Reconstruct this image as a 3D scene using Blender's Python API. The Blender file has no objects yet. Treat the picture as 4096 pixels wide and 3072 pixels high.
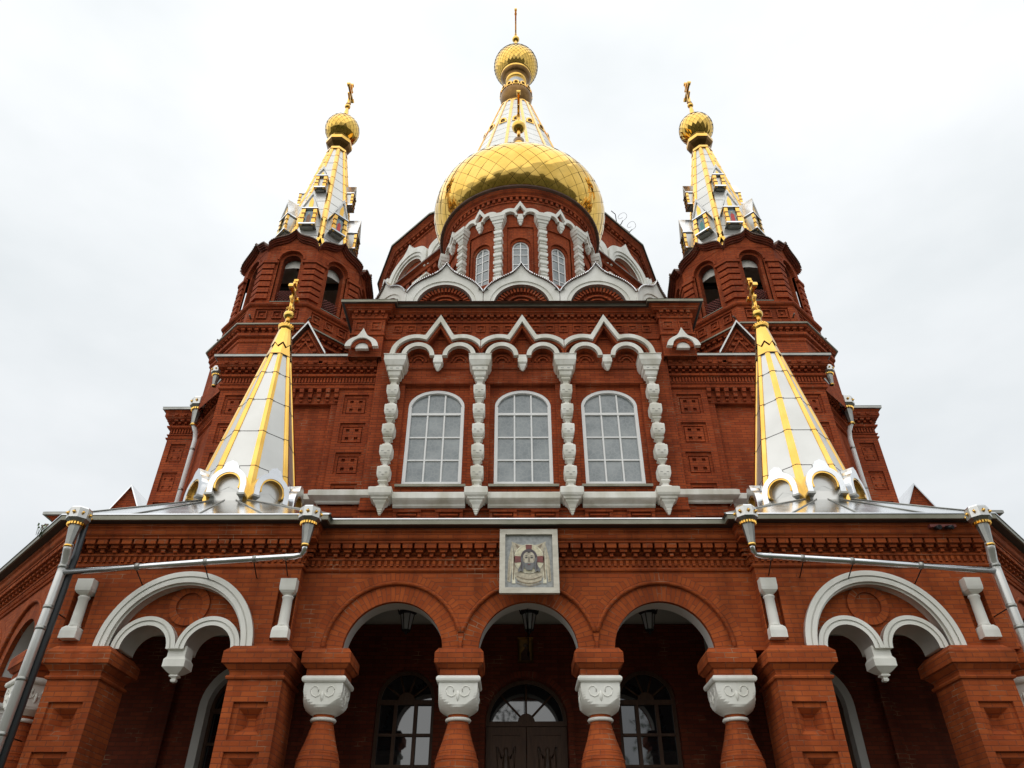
import bpy, bmesh, math, random
from mathutils import Vector, Matrix
random.seed(7)
PI = math.pi
R = math.radians
S = bpy.context.scene
# ------------------------------------------------------------------ camera
cam = bpy.data.cameras.new("camera"); camo = bpy.data.objects.new("camera", cam)
S.collection.objects.link(camo); S.camera = camo
cam.sensor_width = 36; cam.lens = 36 * 2960 / 4096; cam.clip_end = 2000; cam.clip_start = .1
YAW, PIT, ROL = R(0.2108), R(35.590), R(0.0)
fw = Vector((-math.sin(YAW) * math.cos(PIT), math.cos(YAW) * math.cos(PIT), math.sin(PIT)))
rt = Vector((math.cos(YAW), math.sin(YAW), 0)); up = rt.cross(fw)
mw = Matrix((rt, up, -fw)).transposed().to_4x4(); mw.translation = Vector((-0.225, 0, 0))
camo.matrix_world = mw
S.view_settings.view_transform = 'Standard'; S.view_settings.look = 'None'
S.view_settings.exposure = 0.0; S.view_settings.gamma = 1
S.view_settings.use_curve_mapping = False
# ------------------------------------------------------------------ world: overcast sky
SUN_EL, SUN_AZ = R(58), R(215)
W = bpy.data.worlds.new("World"); S.world = W; W.use_nodes = True
nt = W.node_tree; N = nt.nodes; L = nt.links
for n in list(N): N.remove(n)
out = N.new('ShaderNodeOutputWorld'); bg = N.new('ShaderNodeBackground')
sky = N.new('ShaderNodeTexSky'); sky.sky_type = 'NISHITA'; sky.sun_disc = False
sky.sun_elevation = SUN_EL; sky.sun_rotation = SUN_AZ; sky.dust_density = 4; sky.air_density = 1
tc = N.new('ShaderNodeTexCoord')
mp = N.new('ShaderNodeMapping'); mp.inputs['Scale'].default_value = (1.2, 1.2, 2.6)
nz = N.new('ShaderNodeTexNoise'); nz.inputs['Scale'].default_value = 1.7; nz.inputs['Detail'].default_value = 5
nz.inputs['Roughness'].default_value = .5
cr = N.new('ShaderNodeValToRGB')
cr.color_ramp.elements[0].position = .33; cr.color_ramp.elements[0].color = (8.0, 8.4, 8.55, 1)
cr.color_ramp.elements[1].position = .62; cr.color_ramp.elements[1].color = (9.9, 10.1, 10.2, 1)
sep = N.new('ShaderNodeSeparateXYZ')
gr = N.new('ShaderNodeValToRGB')      # an overcast sky is brighter overhead than near the horizon
gr.color_ramp.elements[0].position = 0; gr.color_ramp.elements[0].color = (.82, .83, .85, 1)
gr.color_ramp.elements[1].position = .95; gr.color_ramp.elements[1].color = (1.18, 1.18, 1.18, 1)
mul = N.new('ShaderNodeMix'); mul.data_type = 'RGBA'; mul.blend_type = 'MULTIPLY'; mul.inputs[0].default_value = 1
mix = N.new('ShaderNodeMix'); mix.data_type = 'RGBA'; mix.inputs[0].default_value = .93
L.new(tc.outputs['Generated'], mp.inputs[0]); L.new(mp.outputs[0], nz.inputs['Vector'])
L.new(nz.outputs['Fac'], cr.inputs[0]); L.new(tc.outputs['Generated'], sep.inputs[0])
L.new(sep.outputs['Z'], gr.inputs[0]); L.new(cr.outputs[0], mul.inputs[6]); L.new(gr.outputs[0], mul.inputs[7])
L.new(sky.outputs[0], mix.inputs[6]); L.new(mul.outputs[2], mix.inputs[7])
L.new(mix.outputs[2], bg.inputs[0]); bg.inputs[1].default_value = .10; L.new(bg.outputs[0], out.inputs[0])
sl = bpy.data.lights.new("sun", 'SUN'); sl.energy = 1.45; sl.angle = R(110); sl.color = (1, .97, .92)
so = bpy.data.objects.new("sun", sl); S.collection.objects.link(so)
sd = Vector((math.sin(SUN_AZ) * math.cos(SUN_EL), math.cos(SUN_AZ) * math.cos(SUN_EL), math.sin(SUN_EL)))
so.rotation_euler = sd.to_track_quat('Z', 'Y').to_euler()

# ------------------------------------------------------------------ materials
MAT = {}
def base(name, col, rough=.6, metal=0, ior=None):
    m = bpy.data.materials.new(name); m.use_nodes = True; MAT[name] = m
    b = m.node_tree.nodes['Principled BSDF']
    b.inputs['Base Color'].default_value = (*col, 1); b.inputs['Roughness'].default_value = rough
    b.inputs['Metallic'].default_value = metal
    if ior: b.inputs['IOR'].default_value = ior
    return m, m.node_tree.nodes, m.node_tree.links, b
def noise_col(name, c1, c2, scale=3, rough=.6, metal=0, bump=0, bscale=None, detail=6, stretch=(1, 1, 1), ior=None, rv=0):
    m, n, l, b = base(name, c1, rough, metal, ior)
    t = n.new('ShaderNodeTexCoord'); mp = n.new('ShaderNodeMapping'); mp.inputs['Scale'].default_value = stretch
    x = n.new('ShaderNodeTexNoise'); x.inputs['Scale'].default_value = scale; x.inputs['Detail'].default_value = detail
    r = n.new('ShaderNodeValToRGB'); r.color_ramp.elements[0].position = .35; r.color_ramp.elements[1].position = .65
    r.color_ramp.elements[0].color = (*c1, 1); r.color_ramp.elements[1].color = (*c2, 1)
    l.new(t.outputs['Object'], mp.inputs[0]); l.new(mp.outputs[0], x.inputs['Vector']); l.new(x.outputs['Fac'], r.inputs[0])
    l.new(r.outputs[0], b.inputs['Base Color'])
    if rv:
        q = n.new('ShaderNodeMapRange'); q.inputs[3].default_value = rough - rv; q.inputs[4].default_value = rough + rv
        l.new(x.outputs['Fac'], q.inputs[0]); l.new(q.outputs[0], b.inputs['Roughness'])
    if bump:
        y = n.new('ShaderNodeTexNoise'); y.inputs['Scale'].default_value = bscale or scale * 4; y.inputs['Detail'].default_value = 3
        l.new(mp.outputs[0], y.inputs['Vector'])
        bp = n.new('ShaderNodeBump'); bp.inputs['Strength'].default_value = bump; bp.inputs['Distance'].default_value = .02
        l.new(y.outputs['Fac'], bp.inputs['Height']); l.new(bp.outputs[0], b.inputs['Normal'])
    return m
def brick(name, c1, c2, mort, dirt):
    m, n, l, b = base(name, c1, .88); b.inputs['Specular IOR Level'].default_value = .18
    uv = n.new('ShaderNodeUVMap'); uv.uv_map = 'UVMap'
    t = n.new('ShaderNodeTexBrick'); t.inputs['Scale'].default_value = 1
    t.inputs['Brick Width'].default_value = .26; t.inputs['Row Height'].default_value = .077
    t.inputs['Mortar Size'].default_value = .008; t.inputs['Mortar Smooth'].default_value = .4
    t.inputs['Color1'].default_value = (*c1, 1); t.inputs['Color2'].default_value = (*c2, 1)
    t.inputs['Mortar'].default_value = (*mort, 1); t.inputs['Bias'].default_value = -.1
    nz = n.new('ShaderNodeTexNoise'); nz.inputs['Scale'].default_value = .9; nz.inputs['Detail'].default_value = 7
    tc = n.new('ShaderNodeTexCoord'); l.new(tc.outputs['Object'], nz.inputs['Vector'])
    r = n.new('ShaderNodeValToRGB'); r.color_ramp.elements[0].position = .3; r.color_ramp.elements[1].position = .7
    r.color_ramp.elements[0].color = (*dirt, 1); r.color_ramp.elements[1].color = (1.1, 1.1, 1.08, 1)
    l.new(nz.outputs['Fac'], r.inputs[0])
    mx = n.new('ShaderNodeMix'); mx.data_type = 'RGBA'; mx.blend_type = 'MULTIPLY'; mx.inputs[0].default_value = 1
    l.new(uv.outputs[0], t.inputs['Vector']); l.new(t.outputs['Color'], mx.inputs[6]); l.new(r.outputs[0], mx.inputs[7])
    ms = n.new('ShaderNodeMapping'); ms.inputs['Scale'].default_value = (3.2, 3.2, .22); l.new(tc.outputs['Object'], ms.inputs[0])
    ns = n.new('ShaderNodeTexNoise'); ns.inputs['Scale'].default_value = 1; ns.inputs['Detail'].default_value = 4; l.new(ms.outputs[0], ns.inputs['Vector'])
    rs = n.new('ShaderNodeValToRGB'); rs.color_ramp.elements[0].position = .34; rs.color_ramp.elements[0].color = (.62, .60, .60, 1)
    rs.color_ramp.elements[1].position = .52; rs.color_ramp.elements[1].color = (1, 1, 1, 1); l.new(ns.outputs['Fac'], rs.inputs[0])
    mq = n.new('ShaderNodeMix'); mq.data_type = 'RGBA'; mq.blend_type = 'MULTIPLY'; mq.inputs[0].default_value = .7
    l.new(r.outputs[0], mq.inputs[6]); l.new(rs.outputs[0], mq.inputs[7]); l.new(mq.outputs[2], mx.inputs[7])
    # pale lime bloom in patches on the joints
    n2 = n.new('ShaderNodeTexNoise'); n2.inputs['Scale'].default_value = 2.3; n2.inputs['Detail'].default_value = 4
    l.new(tc.outputs['Object'], n2.inputs['Vector'])
    r2 = n.new('ShaderNodeMapRange'); r2.inputs[1].default_value = .56; r2.inputs[2].default_value = .74
    r2.inputs[3].default_value = .05; r2.inputs[4].default_value = .85; l.new(n2.outputs['Fac'], r2.inputs[0])
    mm = n.new('ShaderNodeMath'); mm.operation = 'MULTIPLY'; l.new(t.outputs['Fac'], mm.inputs[0]); l.new(r2.outputs[0], mm.inputs[1])
    m3 = n.new('ShaderNodeMix'); m3.data_type = 'RGBA'; l.new(mm.outputs[0], m3.inputs[0]); l.new(mx.outputs[2], m3.inputs[6])
    m3.inputs[7].default_value = (.42, .25, .15, 1); l.new(m3.outputs[2], b.inputs['Base Color'])
    bp = n.new('ShaderNodeBump'); bp.inputs['Strength'].default_value = .7; bp.inputs['Distance'].default_value = .008
    inv = n.new('ShaderNodeMath'); inv.operation = 'SUBTRACT'; inv.inputs[0].default_value = 1
    l.new(t.outputs['Fac'], inv.inputs[1])
    n3 = n.new('ShaderNodeTexNoise'); n3.inputs['Scale'].default_value = 30; l.new(tc.outputs['Object'], n3.inputs['Vector'])
    ad = n.new('ShaderNodeMath'); ad.operation = 'MULTIPLY_ADD'; ad.inputs[1].default_value = .5
    l.new(n3.outputs['Fac'], ad.inputs[0]); l.new(inv.outputs[0], ad.inputs[2])
    l.new(ad.outputs[0], bp.inputs['Height']); l.new(bp.outputs[0], b.inputs['Normal'])
    return m
brick('brick_porch', (.410, .092, .023), (.310, .060, .016), (.235, .054, .020), (.66, .63, .62))
brick('brick_upper', (.395, .080, .024), (.290, .052, .017), (.14, .033, .015), (.70, .67, .67))
brick('brick_dark', (.20, .042, .019), (.13, .027, .014), (.07, .02, .012), (.75, .75, .75))  # brick darkened to put the porch interior's shade into the colour
noise_col('white_stone', (.66, .65, .58), (.81, .80, .74), 2.2, .6, bump=.15, bscale=14, stretch=(1, 1, .5))
noise_col('white_old', (.56, .54, .45), (.79, .78, .72), 2.6, .65, bump=.3, bscale=12, stretch=(1, 1, .35))
noise_col('plaster', (.50, .49, .46), (.60, .59, .56), .8, .8)
noise_col('gold', (.74, .43, .09), (.85, .52, .135), 2, .2, 1, rv=.06)
noise_col('gold_tile', (.69, .425, .09), (.80, .52, .135), 1.2, .09, 1, rv=.03)
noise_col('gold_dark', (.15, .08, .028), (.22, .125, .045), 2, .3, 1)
noise_col('steel', (.62, .63, .64), (.78, .79, .80), 1.5, .17, 1, rv=.07, bump=.10, bscale=5)
noise_col('steel_dull', (.26, .26, .24), (.38, .38, .35), 2.5, .38, .85, rv=.1)
noise_col('steel_panel', (.56, .555, .525), (.65, .645, .615), .9, .30, .6, rv=.05, bump=.04, bscale=3)
noise_col('tin_brown', (.10, .055, .04), (.15, .085, .06), 3, .5, .3)
noise_col('gutter', (.17, .165, .12), (.25, .24, .19), 2.2, .45, .6, rv=.1)
base('seam', (.035, .03, .028), .6)
base('black_iron', (.012, .012, .014), .45, .4)
base('lamp_glass', (.55, .57, .60), .3, 0, 1.5)
base('frame_white', (.80, .80, .78), .35)
noise_col('carved_wood', (.05, .025, .012), (.085, .05, .03), 6, .45)
base('pipe_dark', (.05, .055, .06), .4, .3)
base('red_paint', (.20, .05, .04), .6)
noise_col('wood_dark', (.065, .028, .011), (.10, .045, .019), 5, .6, stretch=(6, 6, .7))
noise_col('bronze', (.02, .02, .02), (.05, .05, .045), 4, .5, .6)
noise_col('marble', (.50, .46, .37), (.64, .60, .50), 4, .45, stretch=(1, 1, 3))
noise_col('ground_paving', (.13, .125, .115), (.19, .18, .17), .7, .85)
noise_col('ground_park', (.035, .045, .018), (.075, .07, .05), .08, .9)
noise_col('leaf', (.03, .06, .015), (.06, .10, .03), .8, .7)
base('bark', (.05, .04, .03), .9)
# mosaic and icon paints
for nm, c in dict(mos_blue=(.31, .32, .31), cloth=(.50, .44, .32), cloth_shadow=(.26, .20, .13), halo=(.60, .55, .38), halo_edge=(.70, .66, .5),
                  cross_red=(.19, .05, .04), hair=(.07, .055, .06), hair_grey=(.15, .15, .15), skin=(.46, .41, .31), skin_shadow=(.20, .16, .12),
                  eye=(.05, .045, .04), icon_blue=(.27, .36, .42), icon_red=(.62, .05, .04), icon_brown=(.26, .13, .06), icon_green=(.08, .30, .28),
                  icon_dark=(.06, .02, .015), icon_ochre=(.30, .17, .05), flower=(.45, .25, .32), flower_y=(.5, .5, .15)).items():
    noise_col(nm, tuple(v * .8 for v in c), tuple(min(1, v * 1.2) for v in c), 18, .5)
# lace-curtained panes
m, n, l, b = base('pane_curtain', (.3, .33, .35), .09, 0, 1.6)
tcn = n.new('ShaderNodeTexCoord'); vo = n.new('ShaderNodeTexVoronoi'); vo.inputs['Scale'].default_value = 9
vo.feature = 'DISTANCE_TO_EDGE'
nn = n.new('ShaderNodeTexNoise'); nn.inputs['Scale'].default_value = 2.2; nn.inputs['Detail'].default_value = 5
rr = n.new('ShaderNodeMapRange'); rr.inputs[1].default_value = 0; rr.inputs[2].default_value = .12; rr.inputs[3].default_value = 1; rr.inputs[4].default_value = 0
ra = n.new('ShaderNodeValToRGB'); ra.color_ramp.elements[0].color = (.17, .195, .205, 1); ra.color_ramp.elements[1].color = (.30, .325, .33, 1)
ra.color_ramp.elements[0].position = .3; ra.color_ramp.elements[1].position = .7
mx = n.new('ShaderNodeMix'); mx.data_type = 'RGBA'; mx.inputs[7].default_value = (.38, .40, .39, 1)
mu = n.new('ShaderNodeMath'); mu.operation = 'MULTIPLY'; mu.inputs[1].default_value = .35
l.new(tcn.outputs['Object'], vo.inputs['Vector']); l.new(tcn.outputs['Object'], nn.inputs['Vector'])
l.new(vo.outputs['Distance'], rr.inputs[0]); l.new(rr.outputs[0], mu.inputs[0]); l.new(mu.outputs[0], mx.inputs[0])
l.new(nn.outputs['Fac'], ra.inputs[0]); l.new(ra.outputs[0], mx.inputs[6]); l.new(mx.outputs[2], b.inputs['Base Color'])
base('pane_dark', (.012, .014, .016), .03, 0, 2.0)

# ------------------------------------------------------------------ mesh builder
def ident(x, y, z): return (x, y, z)
def frame(ox, oy, deg=0, s=1):
    c, sn = math.cos(R(deg)), math.sin(R(deg))
    return lambda x, y, z: (s * (ox + x * c - y * sn), oy + x * sn + y * c, z)
def mirror(s): return lambda x, y, z: (s * x, y, z)
def cyl(ox, oy, rad, a0):
    # local x runs round the drum, local -y points outwards
    return lambda x, y, z: (ox + (rad - y) * math.sin(a0 + x / rad), oy - (rad - y) * math.cos(a0 + x / rad), z)
class MB:
    def __init__(s, f=ident, flip=False):
        s.v = []; s.fc = []; s.fm = []; s.uv = []; s.sm = []; s.mats = []; s.f = f; s.flip = flip
    def at(s, f, flip=None):
        s.f = f
        if flip is not None: s.flip = flip
        return s
    def mi(s, m):
        if m not in s.mats: s.mats.append(m)
        return s.mats.index(m)
    def idx(s, pts):
        k = len(s.v); s.v += [s.f(*p) for p in pts]; return list(range(k, k + len(pts)))
    def face(s, ids, m, uv=None, smooth=False):
        if s.flip:
            ids = ids[::-1]; uv = uv[::-1] if uv else None
        if uv is None:
            P = [Vector(s.v[i]) for i in ids]
            nrm = Vector((0, 0, 0))
            for a in range(len(P)):
                p, q = P[a], P[(a + 1) % len(P)]
                nrm += Vector(((p.y - q.y) * (p.z + q.z), (p.z - q.z) * (p.x + q.x), (p.x - q.x) * (p.y + q.y)))
            if nrm.length > 0: nrm.normalize()
            if abs(nrm.z) > .8 or Vector((nrm.x, nrm.y)).length < 1e-4: uv = [(p.x, p.y) for p in P]
            else:
                t = Vector((-nrm.y, nrm.x, 0)).normalized(); uv = [(p.dot(t), p.z) for p in P]
        s.fc.append(ids); s.fm.append(s.mi(m)); s.uv.append(uv); s.sm.append(smooth)
    def poly(s, pts, m, uv=None): s.face(s.idx(pts), m, uv)
    def box(s, x0, x1, y0, y1, z0, z1, m, mb=None):
        i = s.idx([(x0, y0, z0), (x1, y0, z0), (x1, y1, z0), (x0, y1, z0), (x0, y0, z1), (x1, y0, z1), (x1, y1, z1), (x0, y1, z1)])
        for q in ((0, 1, 5, 4), (1, 2, 6, 5), (2, 3, 7, 6), (3, 0, 4, 7), (4, 5, 6, 7)): s.face([i[k] for k in q], m)
        s.face([i[k] for k in (3, 2, 1, 0)], mb or m)
    def frus(s, cx, cy, lv, m, sx=1, sy=1):
        # stack of rectangles: lv = [(half width, z), ...]
        rings = [s.idx([(cx - h * sx, cy - h * sy, z), (cx + h * sx, cy - h * sy, z), (cx + h * sx, cy + h * sy, z), (cx - h * sx, cy + h * sy, z)]) for h, z in lv]
        for a, b in zip(rings, rings[1:]):
            for k in range(4): s.face([a[k], a[(k + 1) % 4], b[(k + 1) % 4], b[k]], m)
        s.face(rings[0][::-1], m); s.face(rings[-1], m)
    def lathe(s, cx, cy, prof, n, m, smooth=True, a0=0, uvr=None, cap=False, sides=None):
        rings = []
        for r_, z in prof:
            rings.append(s.idx([(cx + r_ * math.sin(a0 + 2 * PI * k / n), cy - r_ * math.cos(a0 + 2 * PI * k / n), z) for k in range(n)]))
        for j, (a, b) in enumerate(zip(rings, rings[1:])):
            mm = m[j] if isinstance(m, list) else m
            for k in range(n):
                k2 = (k + 1) % n; uv = None
                if uvr: u0, u1 = 2 * PI * k / n * uvr, 2 * PI * (k + 1) / n * uvr; uv = [(u0, prof[j][1]), (u1, prof[j][1]), (u1, prof[j + 1][1]), (u0, prof[j + 1][1])]
                s.face([a[k], a[k2], b[k2], b[k]], mm, uv, smooth)
        if cap:
            mm = m[0] if isinstance(m, list) else m
            s.face(rings[0][::-1], mm); s.face(rings[-1], m[-1] if isinstance(m, list) else m)
    def strip(s, xs, bot, top, y0, y1, m, mbot=None, mtop=None, back=True, ends=True, mback=None):
        # wall slab between two height curves over xs (front at y0, back at y1)
        mbot = mbot or m; mtop = mtop or m
        col = []
        for x in xs:
            b, t = bot(x), top(x)
            if t < b: t = b
            col.append(s.idx([(x, y0, b), (x, y0, t), (x, y1, t), (x, y1, b)]))
        for a, c in zip(col, col[1:]):
            s.face([a[0], c[0], c[1], a[1]], m)
            if back: s.face([c[3], a[3], a[2], c[2]], mback or m)
            s.face([a[3], c[3], c[0], a[0]], mbot)
            s.face([a[1], c[1], c[2], a[2]], mtop)
        if ends:
            s.face([col[0][k] for k in (3, 0, 1, 2)], m); s.face([col[-1][k] for k in (0, 3, 2, 1)], m)
    def ring(s, cx, cz, r0, r1, y0, y1, m, n=28, a0=0, a1=PI, radial=False, keep=None, msof=None, sm=False):
        for k in range(n):
            A, B = a0 + (a1 - a0) * k / n, a0 + (a1 - a0) * (k + 1) / n
            if keep:
                mid = (A + B) / 2
                if not keep(cx + r1 * math.cos(mid), cz + r1 * math.sin(mid)): continue
            p = lambda r_, a, y: (cx + r_ * math.cos(a), y, cz + r_ * math.sin(a))
            i = s.idx([p(r0, A, y0), p(r1, A, y0), p(r1, B, y0), p(r0, B, y0), p(r0, A, y1), p(r1, A, y1), p(r1, B, y1), p(r0, B, y1)])
            uv = None
            if radial: rm = (r0 + r1) / 2; uv = [(.13, A * rm), (.13 + r1 - r0, A * rm), (.13 + r1 - r0, B * rm), (.13, B * rm)]
            s.face([i[0], i[1], i[2], i[3]][::-1], m, uv[::-1] if uv else None)
            s.face([i[1], i[5], i[6], i[2]], m, None, sm); s.face([i[4], i[0], i[3], i[7]], msof or m, None, sm)
            if k == 0 or keep: s.face([i[0], i[4], i[5], i[1]], m)
            if k == n - 1 or keep: s.face([i[3], i[2], i[6], i[7]], m)
    def tube(s, pts, r_, m, n=8, closed=False):
        P = [Vector(p) for p in pts]; rings = []
        for k, p in enumerate(P):
            if closed: d = P[(k + 1) % len(P)] - P[k - 1]
            else: d = (P[min(k + 1, len(P) - 1)] - P[max(k - 1, 0)])
            d.normalize(); a = d.cross(Vector((0, 0, 1)))
            if a.length < .05: a = d.cross(Vector((0, 1, 0)))
            a.normalize(); b = d.cross(a)
            rad = r_[k] if isinstance(r_, (list, tuple)) else r_
            rings.append(s.idx([tuple(p + a * rad * math.cos(2 * PI * q / n) + b * rad * math.sin(2 * PI * q / n)) for q in range(n)]))
        pr = list(zip(rings, rings[1:])) + ([(rings[-1], rings[0])] if closed else [])
        for A, B in pr:
            for q in range(n): s.face([A[q], B[q], B[(q + 1) % n], A[(q + 1) % n]], m, None, True)
        if not closed: s.face(rings[0], m); s.face(rings[-1][::-1], m)
    def arc(s, cx, cz, rad, y, tr, m, n=20, a0=0, a1=PI, keep=None):
        run = []
        for k in range(n + 1):
            a = a0 + (a1 - a0) * k / n; p = (cx + rad * math.cos(a), y, cz + rad * math.sin(a))
            if keep and not keep(p[0], p[2]):
                if len(run) > 1: s.tube(run, tr, m, 6)
                run = []
            else: run.append(p)
        if len(run) > 1: s.tube(run, tr, m, 6)
    def offs(s, path, d, closed):
        out = []; n = len(path)
        for k in range(n):
            def nr(a, b):
                v = Vector((b[0] - a[0], b[1] - a[1])); v.normalize(); return Vector((v.y, -v.x))
            if closed: n1 = nr(path[k - 1], path[k]); n2 = nr(path[k], path[(k + 1) % n])
            else:
                n1 = nr(path[k - 1], path[k]) if k > 0 else None; n2 = nr(path[k], path[k + 1]) if k < n - 1 else None
                n1 = n1 or n2; n2 = n2 or n1
            b = (n1 + n2); b.normalize(); out.append((path[k][0] + b.x * d / max(.3, b.dot(n1)), path[k][1] + b.y * d / max(.3, b.dot(n1))))
        return out
    def sweep(s, path, prof, m, closed=False, caps=True, smooth=False):
        rings = [s.idx([(x, y, z) for x, y in s.offs(path, d, closed)]) for d, z in prof]
        n = len(path)
        for j, (a, b) in enumerate(zip(rings, rings[1:])):
            mm = m[j] if isinstance(m, list) else m
            for k in range(n if closed else n - 1):
                k2 = (k + 1) % n; s.face([a[k], a[k2], b[k2], b[k]], mm, None, smooth)
        if caps and not closed:
            mm = m[0] if isinstance(m, list) else m
            s.face([r_[0] for r_ in rings][::-1], mm); s.face([r_[-1] for r_ in rings], mm)
    def dentils(s, path, pitch, w, d0, d1, z0, z1, m, closed=False, taper=0):
        n = len(path)
        for k in range(n if closed else n - 1):
            a = Vector(path[k]); b = Vector(path[(k + 1) % n]); ln = (b - a).length
            c = int((ln - w) / pitch) + 1
            if ln < w * 1.2: continue
            t = (b - a) / ln; nn_ = Vector((t.y, -t.x)); st = (ln - (c - 1) * pitch) / 2
            for q in range(c):
                p = a + t * (st + q * pitch); h = w / 2
                def P(u, d, z): v = p + t * u + nn_ * d; return (v.x, v.y, z)
                hb = h * (1 - taper)
                i = s.idx([P(-hb, d1, z0), P(hb, d1, z0), P(hb, d0, z0), P(-hb, d0, z0), P(-h, d1, z1), P(h, d1, z1), P(h, d0, z1), P(-h, d0, z1)])
                for qd in ((0, 1, 5, 4), (1, 2, 6, 5), (3, 0, 4, 7), (3, 2, 1, 0), (4, 5, 6, 7)): s.face([i[e] for e in qd], m)
    def holed(s, x0, x1, z0, z1, y, holes, dep, m, mh=None, back=True):
        # front face with one column of rectangular recesses
        zc = z0
        for hx0, hx1, hz0, hz1 in sorted(holes, key=lambda h: h[2]):
            s.poly([(x0, y, zc), (x1, y, zc), (x1, y, hz0), (x0, y, hz0)], m)
            s.poly([(x0, y, hz0), (hx0, y, hz0), (hx0, y, hz1), (x0, y, hz1)], m)
            s.poly([(hx1, y, hz0), (x1, y, hz0), (x1, y, hz1), (hx1, y, hz1)], m)
            s.poly([(hx0, y, hz0), (hx0, y + dep, hz0), (hx0, y + dep, hz1), (hx0, y, hz1)], m)
            s.poly([(hx1, y + dep, hz0), (hx1, y, hz0), (hx1, y, hz1), (hx1, y + dep, hz1)], m)
            s.poly([(hx0, y, hz1), (hx0, y + dep, hz1), (hx1, y + dep, hz1), (hx1, y, hz1)], m)
            s.poly([(hx0, y + dep, hz0), (hx0, y, hz0), (hx1, y, hz0), (hx1, y + dep, hz0)], m)
            if back: s.poly([(hx0, y + dep, hz0), (hx1, y + dep, hz0), (hx1, y + dep, hz1), (hx0, y + dep, hz1)], mh or m)
            zc = hz1
        s.poly([(x0, y, zc), (x1, y, zc), (x1, y, z1), (x0, y, z1)], m)
    def build(s, name, parent=None, org=(0, 0, 0)):
        me = bpy.data.meshes.new(name)
        me.from_pydata([(a - org[0], b - org[1], c - org[2]) for a, b, c in s.v], [], s.fc)
        for mn in s.mats: me.materials.append(MAT[mn])
        me.polygons.foreach_set('material_index', s.fm); me.polygons.foreach_set('use_smooth', s.sm)
        ul = me.uv_layers.new(name='UVMap'); fl = []
        for u in s.uv:
            for a in u: fl += [a[0], a[1]]
        ul.data.foreach_set('uv', fl); me.update()
        o = bpy.data.objects.new(name, me); S.collection.objects.link(o)
        if parent: o.parent = parent
        return o
def tag(o, label=None, cat=None, group=None, kind=None):
    if label: o['label'] = label
    if cat: o['category'] = cat
    if group: o['group'] = group
    if kind: o['kind'] = kind
    return o
def empty(name, loc, label=None, cat=None, group=None):
    o = bpy.data.objects.new(name, None); S.collection.objects.link(o); o.location = loc
    o.empty_display_size = .3
    return tag(o, label, cat, group)
def cosx(c, r_, n=24): return [c - r_ * math.cos(PI * k / n) for k in range(n + 1)]
def arcf(c, z, r_, e=1): return lambda x: z + e * math.sqrt(max(0, r_ * r_ - (x - c) ** 2))
const = lambda v: (lambda x: v)

GZ = -1.6
# ------------------------------------------------------------------ ground
g = MB(); g.poly([(-400, -400, GZ), (400, -400, GZ), (400, 400, GZ), (-400, 400, GZ)], 'ground_park')
tag(g.build('ground'), kind='structure')

CO = (0, 16, GZ)
CATH = empty('cathedral', CO, 'red brick cathedral with white stone trim, gilded onion domes and steel and gold tent spires', 'cathedral')
def part(mb, name, parent=None, label=None):
    o = mb.build(name, parent or CATH, CO)
    if label: o['label'] = label
    return o

# ================================================================== PORCH
CX = 7.85                      # outer corner of the wing pavilion
FW = 3.48                      # springing of the porch arches
BP = 'brick_porch'
AR = .82
def arcade(mb, centres, x0, x1, y0, ztop=5.50, th=.45, sp=FW):
    pr = x0
    for c in centres:
        mb.strip([pr, c - 1.10], const(sp), const(ztop), y0, y0 + th, BP, mback='plaster')
        mb.strip(cosx(c, 1.10, 26), arcf(c, sp, 1.10), const(ztop), y0, y0 + th, BP, mback='plaster', ends=False)
        mb.ring(c, sp, AR, 1.10, y0 + .035, y0 + .12, BP, 40, radial=True); mb.ring(c, sp, AR + .006, 1.10, y0 + .12, y0 + th, 'plaster', 40)
        pr = c + 1.10
    mb.strip([pr, x1], const(sp), const(ztop), y0, y0 + th, BP, mback='plaster')
    mb.poly([(x0, y0, sp), (x0, y0 + th, sp), (x1, y0 + th, sp), (x1, y0, sp)], BP) if False else None
w = MB(); arcade(w, (-2.23, 0, 2.23), -3.86, 3.86, 12.3)
part(w, 'porch_wall')
def archivolt(f, c, y0, keep, sp=FW, flip=False):
    a = MB(f, flip)
    a.arc(c, sp, 1.135, y0 + .005, .036, BP, 36, keep=keep)
    a.ring(c, sp, 1.175, 1.31, y0 - .004, y0 + .06, BP, 44, radial=True, keep=keep)
    part(a, 'archivolt')
for c in (-2.23, 0, 2.23):
    archivolt(ident, c, 12.3, (lambda c: lambda x, z: abs(x - c) < 1.113 or abs(x) > 3.3)(c))
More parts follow.
